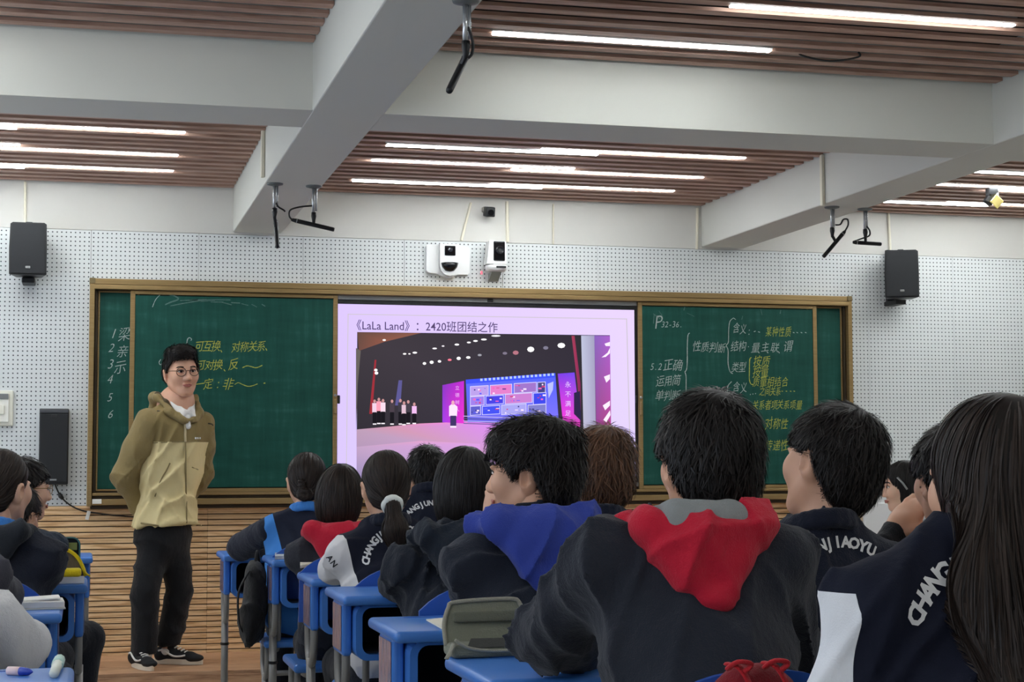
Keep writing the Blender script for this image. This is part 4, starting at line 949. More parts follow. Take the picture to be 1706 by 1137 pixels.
# ------------------------------------------------------------------ a seated student
def arc_letters(txt, R, a0, a1, h, jacket_vf, zc, xc, ydir, parent, m=M_letter, name='printed_letter', off=0.002):
    from mathutils.bvhtree import BVHTree
    bvh = BVHTree.FromPolygons([tuple(v) for v in jacket_vf[0]], [tuple(int(i) for i in f) for f in jacket_vf[1]])
    for i, ch in enumerate(txt):
        VV, FF = [], []
        if ch == ' ': continue
        a = math.radians(a0+(a1-a0)*i/(len(txt)-1)); V, F = text_vf(ch, h*1.38, 'CENTER', 0.042, 0, 0, 1, 2)
        bm = bmesh.new(); vs = [bm.verts.new(v) for v in V]
        for f in F:
            try: bm.faces.new([vs[j] for j in f])
            except ValueError: pass
        bmesh.ops.triangulate(bm, faces=bm.faces); bmesh.ops.subdivide_edges(bm, edges=[e for e in bm.edges if e.calc_length() > h*0.25], cuts=2, use_grid_fill=False); bmesh.ops.triangulate(bm, faces=bm.faces); bm.verts.index_update()
        base = len(VV)
        for v in bm.verts:
            rr = R+v.co.y; x = xc+rr*math.cos(a)+v.co.x*math.sin(a)*1.0; z = zc+rr*math.sin(a)-v.co.x*math.cos(a)
            hit = bvh.ray_cast(Vector((x,-1.2,z)), Vector((0,1,0))) if ydir < 0 else bvh.ray_cast(Vector((x,1.2,z)), Vector((0,-1,0)))
            y = hit[0].y+(-off if ydir < 0 else off) if hit[0] is not None else None
            VV.append((x,y,z))
        FF += [tuple(v.index+base for v in f.verts) for f in bm.faces]; bm.free()
        ys = [v[1] for v in VV]
        if None in ys or max(ys)-min(ys) > 0.06: continue
        part(name, (VV,FF), m, parent)

def seated(label, hpx, Y, byaw=0.0, head=(0,0,0), s=1.0, lean=0.16, hair='short', hm=None, jacket=None, hood=None, lining=None, collar=None, male=True, bulk=1.0, sw=0.165,
           el=None, er=None, wl=None, wr=None, n=1500, wid=0.0022, jv=0.010, seed=1, letters=False, face=False, skin=None, tail_dir=None, extra_len=0.0, fold=0.006, hoodsize=1.0, dropz=0.0, letter_args=None, legs=True, seat_z=0.45, neck=None, sleeves=(None,None), arm=1.0, hl=None, hr=None, curl=0.45, hx=0.0, nby=-0.050):
    """hpx: pixel of the skull centre, Y its distance; the person is built in its own axes (x right, y forward, z up) on the floor"""
    H = PY(hpx[0], hpx[1], Y); Rb = rotm(byaw); org = H-Rb@np.array([hx,lean,0]); org[2] = 0.0
    P = empty('person', tuple(org), byaw, label, 'person', None)
    def W2L(p): return Rb.T@(np.array(p)-org)
    hm = hm or H_black; jacket = jacket or cloth('navy_jacket',(26,31,46)); skin = skin or M_skin
    hz = H[2]; th = np.array([hx,lean,hz]); Rh = rotm(*head)
    nb = np.array([0, lean+nby, hz-(0.138 if neck is None else neck)*s]); zs = nb[2]-0.092*s-dropz
    pel = np.array([0,0.0,seat_z+0.10]); mid = np.array([0, nb[1]*0.45-0.045, (pel[2]+zs)*0.5])
    sh = [np.array([x*sw*s, nb[1]-0.012, zs]) for x in (-1,1)]
    E_ = [np.array([-.27*s,.20+lean*0.6,0.80]) if el is None else W2L(PY(*el)), np.array([.27*s,.20+lean*0.6,0.80]) if er is None else W2L(PY(*er))]
    W_ = [np.array([-.06,.42+lean*0.6,0.835]) if wl is None else W2L(PY(*wl)), np.array([.10,.42+lean*0.6,0.835]) if wr is None else W2L(PY(*wr))]
    # --- body: head, neck, trunk, arms and hands
    hs = head_sdf(Rh, th, s, male); hv = hs.mesh(0.0045 if face else 0.0065)
    B = SDF(); B.cap(nb+[hx*.8,0.012,0.06],nb+[hx*.4,0.004,-.03],.044*s,.046*s); B.cap(nb+[0,0,-.07],mid,.055*s,.07*s,.05); B.cap(mid,pel,.07*s,.09*s,.05)
    hands = []
    for i in (0,1):
        B.cap(sh[i]*[0.85,1,1]+[0,0,-.015],E_[i],.030*s,.030*s,.03); B.cap(E_[i],W_[i],.030*s,.026*s,.02)
        ht = (hl,hr)[i]; d = (W_[i]-E_[i]) if ht is None else (W2L(PY(*ht))-W_[i]); d /= np.linalg.norm(d); z = np.array([0,0,1.0]) if abs(d[2]) < 0.7 else np.array([(-1.0,1.0)[i],-0.3,0]); z = z-d*(z@d); z /= np.linalg.norm(z); x = np.cross(d,z)
        hands.append(hand(np.stack([x,d,z],1), W_[i], (-1,1)[i], s, curl))
    ob('body', mdata('body', *jm(hv, B.mesh(0.014), *hands), True), skin, P)
    if face: eyes_etc(Rh, th, s, P, hm)
    # --- jacket
    J = SDF(); b = bulk; up = np.array([0,nb[1]-.022,zs-.085*s])
    J.ell(pel+[0,-.005,0.02],(.160*s*b,.120*s*b,.13*s),.05)
    for u_ in (0.25,0.5,0.75,1.0):
        c_ = pel+(up-pel)*u_; c_[1] = np.interp(u_,[0,.5,1],[pel[1],mid[1],up[1]]); J.ell(c_,((.152,.152,.158,.162)[int(u_*4)-1]*s*b,(.106,.104,.102,.098)[int(u_*4)-1]*s*b,.13*s),.045)
    J.cap(sh[0]*[0.80,1,1]+[0,-.004,.0],sh[1]*[0.80,1,1]+[0,-.004,.0],.048*s*b,None,.05); J.cap(nb+[0,-.004,-.06],nb+[0,0,.0],.075*s,.066*s,.03)
    for i in (0,1): J.cap(nb+[(-.042,.042)[i]*s,-.012,-.004],sh[i]*([1,1,1] if sleeves[i] is None else [.86,1,1])+[0,0,.002],.040*s,(.044 if sleeves[i] is None else .042)*s*b,.04)
    SL = []; slvf = {}
    for i in (0,1):
        A = SDF(); ar = arm*b
        x_ = 0.0 if sleeves[i] is None else 0.008; A.cap(sh[i]*[0.94,1,1]+[0,0,-.010],E_[i],.046*s*ar+x_,.051*s*ar+x_,.02); A.ell(E_[i],(.052*s*ar,.052*s*ar,.052*s*ar),.01)
        A.cap(E_[i],E_[i]+(W_[i]-E_[i])*0.94,.050*s*ar,.036*s*ar,.012); SL.append(A)
        J.p += [p[:5]+(0.06,)+p[6:] for p in A.p[:1]] if sleeves[i] is None else []
        if sleeves[i] is None: J.p += A.p[1:]
    J.ell(nb+[0,0.014,0.045],(.056*s,.058*s,.062*s),.015,'sub')
    jvf = J.mesh(jv, folds(seed, fold*1.25, 62.0)); smesh('jacket', jvf, jacket, P)
    for i in (0,1):
        if sleeves[i] is not None: slvf[i] = SL[i].mesh(jv, folds(seed+3+i, fold*0.8, 46.0)); smesh('sleeve', slvf[i], sleeves[i], P)
    if letters: arc_letters(**({'txt':'CHANGJUNJIAOYU','R':0.125*s,'a0':144,'a1':36,'h':0.024,'zc':zs-0.20*s,'xc':0.0} | (letter_args or {})), jacket_vf=jvf, ydir=-1, parent=P)
    if collar is not None:
        Cc = SDF(); K = 20
        for k in range(K):
            a0, a1 = 2*math.pi*k/K, 2*math.pi*(k+1)/K; r_ = .066*s
            q = [nb+[r_*math.sin(a)*1.0, r_*math.cos(a)*1.02-.004, .004-.022*math.cos(a)] for a in (a0,a1)]; Cc.cap(q[0],q[1],.013*s,None,.01); Cc.cap(q[0]+[0,0,.018],q[1]+[0,0,.018],.009*s,None,.01)
        smesh('collar', Cc.mesh(0.005), collar, P)
    if hood is not None:
        h_ = hoodsize*s; Hd = SDF()
        def hp(x,y,z): return nb+np.array([x*h_,y*h_-.006,z*h_])
        for x in (-1,1):
            Hd.cap(hp(x*.070,.075,-.045),hp(x*.104,.010,-.006),.018*h_,.024*h_,.02); Hd.cap(hp(x*.104,.010,-.006),hp(x*.092,-.070,.004),.024*h_,.026*h_,.02); Hd.cap(hp(x*.092,-.070,.004),hp(x*.012,-.118,-.112),.028*h_,.022*h_,.03)
        Hd.ell(hp(0,-.098,-.036),(.080*h_,.036*h_,.070*h_),.03); Hd.cap(hp(-.085,-.072,.006),hp(.085,-.072,.006),.026*h_,None,.03); Hd.ell(hp(0,-.008 if lining is None else -.030,.052),(.080*h_,(.080 if lining is None else .090)*h_,.066*h_),.02,'sub')
        smesh('hood', Hd.mesh(max(0.0055,jv*0.7), folds(seed+5, fold*1.1, 60.0)), hood, P)
        if lining is not None:
            Ln = SDF()
            for x in (-1,1): Ln.cap(hp(x*.070,.04,-.010),hp(x*.084,-.02,.014),.012*h_,.016*h_,.02); Ln.cap(hp(x*.084,-.02,.014),hp(x*.045,-.072,.026),.016*h_,.018*h_,.02)
            Ln.cap(hp(-.052,-.082,.018),hp(.052,-.082,.018),.024*h_,None,.02); Ln.ell(hp(0,-.088,.0),(.078*h_,.030*h_,.040*h_),.02); Ln.ell(hp(0,.0,.045),(.066*h_,.066*h_,.07*h_),.015,'sub')
            smesh('hood_lining', Ln.mesh(0.006, folds(seed+9,0.004,50.0)), lining, P)
    # --- trousers and shoes
    if legs:
        T = SDF()
        for x in (-1,1):
            a = pel+[x*.085*s,.03,-.04]; kn = np.array([x*.11*s,.42*s,seat_z+0.05]); an = np.array([x*.11*s,.36*s,.10]); T.cap(a,kn,.085*s,.066*s,.03); T.cap(kn,an,.064*s,.052*s,.03)
            sh_ = SDF(); sh_.cap((x*.11*s,.34*s,.045),(x*.115*s,.50*s,.035),.040*s,.036*s,.02); sh_.ell((x*.11*s,.34*s,.075),(.042,.05,.045),.02)
            smesh('shoe', sh_.mesh(0.010), M_shoe, P)
        T.ell(pel+[0,0,-.02],(.15*s,.12*s,.09*s),.05); smesh('trousers', T.mesh(0.014), M_trouser, P)
    # --- hair
    push = None
    if hair == 'long':
        def push(q):
            f = J.at(q); g = J.grad(q); return q+g*np.clip(0.012-f,0,0.05)[:,None]
    r = make_hair(hair, Rh, th, s, seed, hm, P, 0.006, n, wid, push, tail_dir, extra_len)
    if hair in ('pony','tied'):
        vf, (c,u,w_), S_ = r; o = smesh('hair_strands', vf, hm, P); o['kind'] = 'stuff'
        if hair == 'pony':
            Z = SDF(); K = 14
            for k in range(K):
                a = 2*math.pi*k/K; rr = .026*s; Z.ell(c+(u*math.cos(a)+w_*math.sin(a))*rr,(.0125*s*(1+.25*math.sin(k*2.3)),.011*s,.015*s),.008)
            o = smesh('scrunchie', Z.mesh(0.004), mat('white_scrunchie',(224,228,222),0.8), P); o['label'] = 'white scrunchie'
    info = dict(P=P, slvf=slvf, nb=nb, zs=zs, th=th, Rh=Rh, J=J, jvf=jvf, org=org, Rb=Rb, s=s, E=E_, W=W_)
    return info

def px_text(txt, px, py, size, rot, vf, info, m, name='printed_letter'):
    """flat print laid on a sleeve: the letters are cast onto the cloth along the line of sight"""
    from mathutils.bvhtree import BVHTree
    bvh = BVHTree.FromPolygons([tuple(v) for v in vf[0]], [tuple(int(i) for i in f) for f in vf[1]]); org, Rb = info['org'], info['Rb']
    o0 = Vector(Rb.T@(np.array([0,0,HC])-org)); x = 0.0
    for ch in txt:
        V, F = text_vf(ch, size*1.38, 'LEFT', 0.02, 0, 0, 1, 2); A = np.array(V); out = []; ca, sa = math.cos(rot), math.sin(rot)
        for v in A:
            u, w_ = v[0]+x, v[1]; h = bvh.ray_cast(o0, Vector(Rb.T@ray(px+u*ca+w_*sa, py-w_*ca+u*sa)).normalized())
            if h[0] is None: out = None; break
            out.append(tuple(h[0]-(h[0]-o0).normalized()*0.003))
        if out: part(name, (out,F), m, info['P'])
        x += A[:,0].max()+size*0.12
# ================================================================== the standing man
def standing_man():
    Y0 = 9.12; foot = PZ(262, 1108, ZP); org = np.array([foot[0], Y0, ZP]); P = empty('person', tuple(org), 0, 'standing man in glasses, olive and khaki hooded jacket and black trousers, hands behind back', 'person')
    def q(px, py, dy=0.0): return PY(px, py, Y0+dy)-org
    yaw = math.pi+0.50; Rb = rotm(yaw); hd = q(302, 621, -0.03); Rh = rotm(math.pi+0.26, -0.03, 0.06); s = 1.06
    shR, shL = q(246, 703, -.08), q(337, 706, .09); elR, elL = q(207, 792, -.05), q(333, 790, .17); wrR, wrL = q(246, 868, .13), q(285, 866, .15)
    nb = q(293, 674, 0.02); hip = q(273, 890, 0.03); kn = [q(243, 985, -.07), q(299, 983, .06)]; an = [q(241, 1082, -.06), q(279, 1075, .07)]
    skin = skin_mat('skin_tan', (216,166,138))
    hv = head_sdf(Rh, hd, s, True).mesh(0.004)
    B = SDF(); B.cap(hd+[0,0.03,-.11],nb+[0,0,-.04],.052,.062,.03); B.cap(nb,hip+[0,0,.1],.10,.12,.05)
    for a,b,c in ((shR,elR,wrR),(shL,elL,wrL)): B.cap(a,b,.040,.035); B.cap(b,c,.035,.026)
    for i in (0,1): B.cap(hip+(kn[i]-hip)*0.2,kn[i],.055,.045,.02); B.cap(kn[i],an[i]-[0,0,.02],.045,.036,.02)
    hs = []
    for el,wr,sd in ((elR,wrR,1),(elL,wrL,-1)):
        d = wr-el; d /= np.linalg.norm(d); z = Rb@np.array([0,-1.0,0]); z = z-d*(z@d); z /= np.linalg.norm(z); hs.append(hand(np.stack([np.cross(d,z),d,z],1), wr, sd, 1.0, 0.5))
    ob('body', mdata('body', *jm(hv, B.mesh(0.014), *hs), True), skin, P)
    eyes_etc(Rh, hd, s, P, H_black)
    # jacket body
    OL, KH = (136,118,76), (222,204,152)
    zy = q(300, 737)[2]; zh = q(280, 876)[2]
    m_body = two_tone('two_tone_jacket', KH, [(OL, [((0,0,1), zy)])], 0.75); m_ol = cloth('olive_nylon', OL, 0.08, 0.7, 0.05); m_in = cloth('olive_lining', (78,68,46), 0.1, 0.8, 0.05)
    def ax(c, h): return c+np.array([0,0,h])
    mid = (nb+hip)/2
    J = SDF()
    J.ell(hip+[0.01,0,.06],(.180,.135,.20),.08,R=Rb); J.ell(mid+[0.0,0,.00],(.188,.132,.20),.10,R=Rb); J.ell(nb+[-.005,0,-.16],(.196,.128,.15),.08,R=Rb); J.ell(hip+[0.0,0,-.04],(.186,.140,.16),.06,R=Rb)
    J.cap(shR*0.82+shL*0.18+[0,0,-.03],shL*0.82+shR*0.18+[0,0,-.03],.066,None,.06)
    for sh_ in (shR,shL): J.cap(nb+(sh_-nb)*0.25+[0,0,.0],sh_+[0,0,-.015],.05,.060,.05)
    J.ell(nb+Rb@np.array([0,.03,.055]),(.062,.075,.085),.02,'sub')
    fold = folds(31, 0.014, 56.0, (1,1,0.5))
    def post(X,f): d = (zh+0.03*np.sin(X[...,0]*9)*0.3-X[...,2]); k=.01; h=np.maximum(k-np.abs(f-d),0)/k; return np.maximum(f,d)+h*h*k*.25
    J.post = post; jvf = J.mesh(0.0075, fold); smesh('jacket', jvf, m_body, P)['label'] = 'jacket body, olive above and khaki below'
    for sh_,el,wr,sd in ((shR,elR,wrR,1),(shL,elL,wrL,2)):
        T = SDF(); T.cap(sh_+[0,0,.0],(sh_+el)/2,.072,.072,.03); T.cap((sh_+el)/2,el,.072,.066,.03); T.cap(el,el+(wr-el)*0.6,.066,.058,.03); T.cap(el+(wr-el)*0.6,el+(wr-el)*0.97,.058,.042,.02)
        smesh('sleeve', T.mesh(0.0075, folds(43+sd,0.010,58.0,(1,1,.7))), m_ol, P)
    from mathutils.bvhtree import BVHTree
    bvh = BVHTree.FromPolygons([tuple(v) for v in jvf[0]], [tuple(int(i) for i in f) for f in jvf[1]])
    def on(px, py, off=0.002):
        a = ray(px, py); d = Vector(a).normalized(); h = bvh.ray_cast(Vector(-org)+Vector((0,0,HC)), d); 
        return None if h[0] is None else np.array(h[0])-np.array(d)*off
    def seam(name, pts, r, m, lab=None):
        L = [on(*p_, off=r*0.5) for p_ in pts]; L = [l for l in L if l is not None]
        if len(L) > 1:
            o = part(name, tube(smooth_path(L,4), r, 6), m, P, smooth=True)
            if lab: o['label'] = lab
    m_seam = cloth('khaki_seam', (140,124,84)); m_zip = cloth('zip_tape', (206,190,150))
    seam('zip', [(308,704),(308.5,715),(308.5,728),(309,737)], 0.007, m_zip); seam('zip_flap', [(309,738),(309.5,770),(310,810),(311,850),(311,872)], 0.004, m_seam)
    seam('pocket_zip', [(283,772),(276,786),(268,800),(258,828)], 0.004, m_seam); seam('pocket_zip', [(320,779),(330,783)], 0.003, m_seam)
    seam('hem', [(212,868),(235,872),(260,876),(290,880),(320,879),(331,877)], 0.005, m_seam); seam('yoke_seam', [(252,738),(270,737.5),(290,736.5),(310,736),(330,735.5)], 0.003, m_seam)
    for x,d_ in ((326,0),(329.5,0),(333,0)):
        c = on(x, 730.5-d_, 0.002)
        if c is not None: part('chest_mark', rbox(0.009,0.003,0.010,0.001,1,tuple(c)), mat('white_print'), P)
    # hood and its flaps
    Hd = SDF()
    def hp(x,y,z): return nb+Rb@np.array([x,y,z])
    for x in (-1,1):
        Hd.cap(hp(x*.020,.128,-.090),hp(x*.085,.090,-.040),.012,.016,.02); Hd.cap(hp(x*.085,.090,-.036),hp(x*.114,.0,.034),.015,.017,.02); Hd.cap(hp(x*.114,.0,.034),hp(x*.080,-.09,.040),.017,.024,.03)
        Hd.cap(hp(x*.050,.122,-.088),hp(x*.112,.070,-.045),.010,.014,.03)
    Hd.cap(hp(-.08,-.09,.036),hp(.08,-.09,.036),.028,None,.04); Hd.ell(hp(0,-.12,-.04),(.10,.05,.09),.04,R=Rb); Hd.ell(hp(0,.015,.070),(.085,.105,.080),.02,'sub',R=Rb)
    smesh('hood', Hd.mesh(0.006, folds(61,0.007,50.0)), m_ol, P)
    Ln = SDF()
    for x in (-1,1): Ln.cap(hp(x*.050,.096,-.058),hp(x*.088,.045,.004),.010,.014,.02); Ln.cap(hp(x*.088,.045,.004),hp(x*.090,-.04,.050),.014,.018,.02)
    Ln.cap(hp(-.08,-.075,.035),hp(.08,-.075,.035),.02,None,.03)
    smesh('hood_lining', Ln.mesh(0.006, folds(62,0.003,40.0)), m_in, P)
    for px,py in ((353,707),(268,686)):
        c = q(px,py,-.02 if px > 300 else -.10); part('cord_end', tube([c+[-.02,0,.004],c,c+[.006,-.004,-.008]],0.004,6), mat('dark_cord',(60,52,38),0.6), P, smooth=True)
    # shirt collar
    m_sh = cloth('white_shirt', (232,230,226), 0.04, 0.8, 0.03); Sh = SDF()
    for x in (-1,1):
        Sh.cap(hp(x*.060,-.03,.052),hp(x*.064,.040,.030),.009,.010,.012); Sh.cap(hp(x*.064,.040,.030),hp(x*.014,.108,-.042),.011,.011,.012); Sh.cap(hp(x*.066,.060,.008),hp(x*.040,.118,-.070),.010,.009,.022); Sh.cap(hp(x*.040,.118,-.070),hp(x*.014,.112,-.046),.008,.009,.02)
    Sh.cap(hp(0,.112,-.078),hp(0,.122,-.120),.015,.017,.02); Sh.cap(hp(-.060,-.03,.052),hp(.060,-.03,.052),.009,None,.01)
    smesh('shirt_collar', Sh.mesh(0.0045), m_sh, P)
    part('shirt_button', xf(lathe([(.005,0),(.005,.003)],10), Matrix.Translation(hp(0,.134,-.098)) @ Matrix.Rotation(yaw,4,'Z') @ Matrix.Rotation(-math.pi/2,4,'X')), m_sh, P)
    # trousers
    T = SDF(); T.ell(hip+[0,0,.0],(.165,.125,.13),.06,R=Rb); T.ell(hip+[0,0,-.10],(.12,.10,.10),.06,R=Rb)
    for i in (0,1):
        T.cap(hip+(kn[i]-hip)*0.12+[(-.035,.035)[i],0,0],kn[i],.088,.076,.03); T.cap(kn[i],an[i],.076,.070,.006)
    zc0, zc1 = q(241,1088)[2], q(279,1079)[2]
    def tp_(X,f): d = np.where(X[...,0] < (an[0][0]+an[1][0])/2, zc0-X[...,2], zc1-X[...,2]); return np.maximum(f,d)
    T.post = tp_; smesh('trousers', T.mesh(0.0085, folds(77,0.011,52.0,(.6,.6,1))), cloth('black_trousers',(20,20,23),0.15,0.8), P)
    # shoes
    m_up = mat('black_canvas',(18,18,20),0.8); m_st = mat('white_leather',(228,226,220),0.5); m_rub = mat('cream_rubber',(222,212,192),0.6)
    for i,(hx,hy,tx,ty) in enumerate(((222,1096,248,1117),(265,1092,322,1106))):
        a = PZ(hx,hy,ZP)-org; b = PZ(tx,ty,ZP)-org
        ctr = (a+b)/2; ctr[1] = an[i][1]-(.05 if i == 0 else .03); ctr[2] = 0
        ya = math.pi+(0.35 if i == 0 else 1.05); Rm = Matrix.Translation(ctr) @ Matrix.Rotation(ya,4,'Z'); R3 = rotm(ya)
        e = part('shoe', xf(prism([(.036*math.cos(t_)*(1.0 if math.sin(t_) > 0 else .88)+.004*math.sin(t_)*(1,-1)[i], .142*math.sin(t_)) for t_ in np.linspace(0,2*math.pi,25)[:-1]], 0.002, .030, 'xy'), Rm), m_rub, P); e['label'] = 'black canvas shoe, white wavy side stripe'
        U = SDF().frame(R3, ctr+np.array([0,0,0])); 
        U.cap((0,-.10,.045),(0,.07,.038),.034,.032,.02); U.ell((0,.105,.036),(.036,.040,.020),.02); U.cap((0,-.10,.06),(0,-.05,.095),.030,.034,.03); U.ell((0,-.065,.125),(.028,.036,.02),.012,'sub')
        smesh('upper', U.mesh(0.005), m_up, e)
        def sp(p): return R3@np.array(p)+ctr
        for sx in (-1,1): part('stripe', tube(smooth_path([sp(p) for p in ((sx*.034,-.10,.072),(sx*.037,-.07,.078),(sx*.037,-.045,.062),(sx*.036,-.01,.046),(sx*.035,.03,.046),(sx*.034,.055,.052))],4),0.0055,6), m_st, e, smooth=True)
        for k in range(5): part('lace', tube([sp((-.020,-.012+k*.019,.088-k*.0075)),sp((0,-.006+k*.019,.094-k*.0075)),sp((.020,-.012+k*.019,.088-k*.0075))],0.0040,6), m_st, e, smooth=True)
        S_ = SDF(); S_.cap(an[i]+[0,0,-.03],ctr+R3@np.array([0,-.06,.085]),.040,.034,.02); smesh('sock', S_.mesh(0.008), mat('white_sock',(226,224,220),0.9), P)
    make_hair('swept', Rh, hd, s, 5, H_black, P, 0.005, 1700, 0.0020)
    # glasses
    M_rim = mat('brown_rim',(70,46,26),0.3)
    def gp(p): return Rh@(np.array(p)*s)+hd
    gl = part('glasses', join(*[tube([gp((x*.0335+.0245*math.cos(a),.107-abs(x*.0335+.0245*math.cos(a))*.10,.002+.0215*math.sin(a))) for a in np.linspace(0,2*math.pi,25)[:-1]],0.0019,6,True) for x in (-1,1)],
        tube(smooth_path([gp((-.0095,.1065,.006)),gp((0,.1095,.0095)),gp((.0095,.1065,.006))],3),0.0018,6),
        *[tube([gp((x*.058,.101,.008)),gp((x*.073,.088,.009)),gp((x*.083,.0,.008)),gp((x*.080,-.02,-.004))],0.0018,6) for x in (-1,1)]), M_rim, P, smooth=True); gl['label'] = 'round brown-rimmed glasses'
    M_gl = bpy.data.materials.new('spectacle_lens'); M_gl.use_nodes = True; b_ = M_gl.node_tree.nodes['Principled BSDF']; b_.inputs['Transmission Weight'].default_value = 1.0; b_.inputs['Roughness'].default_value = 0.02; b_.inputs['IOR'].default_value = 1.05; MATS['lens_clear'] = M_gl
    for x in (-1,1): part('lens', ([tuple(gp((x*.0335+.0236*math.cos(a),.1068-abs(x*.0335+.0236*math.cos(a))*.10,.002+.0206*math.sin(a)))) for a in np.linspace(0,2*math.pi,21)[:-1]],[tuple(range(20))]), M_gl, gl)
standing_man()
# ================================================================== desks and chairs
def blue_plastic(name, rgb):
    m = bpy.data.materials.new(name); m.use_nodes = True; t = NT(m); c = lin(rgb); n = t.noise(t.obj(), 5, 4)
    t.color(t.mix(n, tuple(v*0.9 for v in c[:3])+(1,), tuple(v*1.1 for v in c[:3])+(1,))); t.bsdf.inputs['Roughness'].default_value = 0.34; t.bump(t.noise(t.obj(),160,2),0.05,0.002); return m
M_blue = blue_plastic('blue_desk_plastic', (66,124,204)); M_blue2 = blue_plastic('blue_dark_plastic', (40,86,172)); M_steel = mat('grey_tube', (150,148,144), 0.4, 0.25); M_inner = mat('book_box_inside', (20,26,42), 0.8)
def sticker_mat():
    m = bpy.data.materials.new('glossy_sheet'); m.use_nodes = True; t = NT(m); n = t.noise(t.scaled(t.obj(),(1,60,4)), 2.5, 2)
    t.color(t.ramp(n, [(0.35, lin((70,96,150))), (0.5, lin((150,140,160))), (0.65, lin((176,130,134)))])); t.bsdf.inputs['Roughness'].default_value = 0.12; return m
M_stick = sticker_mat()
W_, D_ = 0.60, 0.42
def make_desk(z, collar=True):
    e = empty('school_desk', (0,0,0)); e['category'] = 'desk'
    part('desk_top', join(rbox(W_, D_, 0.030, 0.013, 4, (0,0,z-0.015))), M_blue, e, smooth=True); auto_smooth(COL.objects[-1], 40)
    part('pen_groove', rbox(W_*0.7, 0.018, 0.004, 0.0015, 1, (0, D_/2-0.045, z-0.0008)), M_blue2, e)
    ring = rrect(-0.255,0.255,z-0.20,z-0.03,0.035); rin = rrect(-0.235,0.235,z-0.182,z-0.04,0.028); n = len(ring)
    V = [(x,-0.165,zz) for x,zz in ring]+[(x,-0.165,zz) for x,zz in rin]+[(x,0.165,zz) for x,zz in ring]+[(x,0.150,zz) for x,zz in rin]
    F = []
    for i in range(n): j=(i+1)%n; F += [(i,j,n+j,n+i),(i,2*n+i,2*n+j,j),(n+i,n+j,3*n+j,3*n+i)]
    F.append(tuple(2*n+i for i in range(n))[::-1]); F.append(tuple(3*n+i for i in range(n)))
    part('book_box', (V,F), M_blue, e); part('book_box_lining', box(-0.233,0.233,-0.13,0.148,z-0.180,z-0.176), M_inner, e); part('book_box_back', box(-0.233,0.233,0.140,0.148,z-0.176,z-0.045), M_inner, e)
    for sx in (-1,1):
        part('side_bracket', rbox(0.030, 0.20, 0.165, 0.010, 3, (sx*0.272,0.0,z-0.110)), M_blue, e)
        part('clear_sheet', rbox(0.002, 0.17, 0.14, 0.0008, 1, (sx*0.289,0.0,z-0.108)), M_stick, e)
        u = smooth_path([(sx*0.272,-0.078,z-0.15),(sx*0.272,-0.078,z-0.235),(sx*0.272,-0.062,z-0.290),(sx*0.272,-0.025,z-0.318),(sx*0.272,0.025,z-0.318),(sx*0.272,0.062,z-0.290),(sx*0.272,0.078,z-0.235),(sx*0.272,0.078,z-0.15)],4)
        part('leg_loop', tube(u, 0.0135, 10), M_steel, e, smooth=True)
        part('leg', tube([(sx*0.272,0,z-0.30),(sx*0.272,0,0.03)], 0.024, 14, flat=0.7), M_steel, e, smooth=True)
        if collar: part('collar', tube([(sx*0.272,0,z*0.46),(sx*0.272,0,z*0.46+0.012)], 0.0265, 14, flat=0.75), M_black, e)
        part('foot', rbox(0.045, 0.46, 0.028, 0.010, 2, (sx*0.272,0.0,0.018)), M_steel, e)
    part('crossbar', tube([(-0.272,0.05,0.16),(0.272,0.05,0.16)],0.012,8), M_steel, e, smooth=True)
    return e
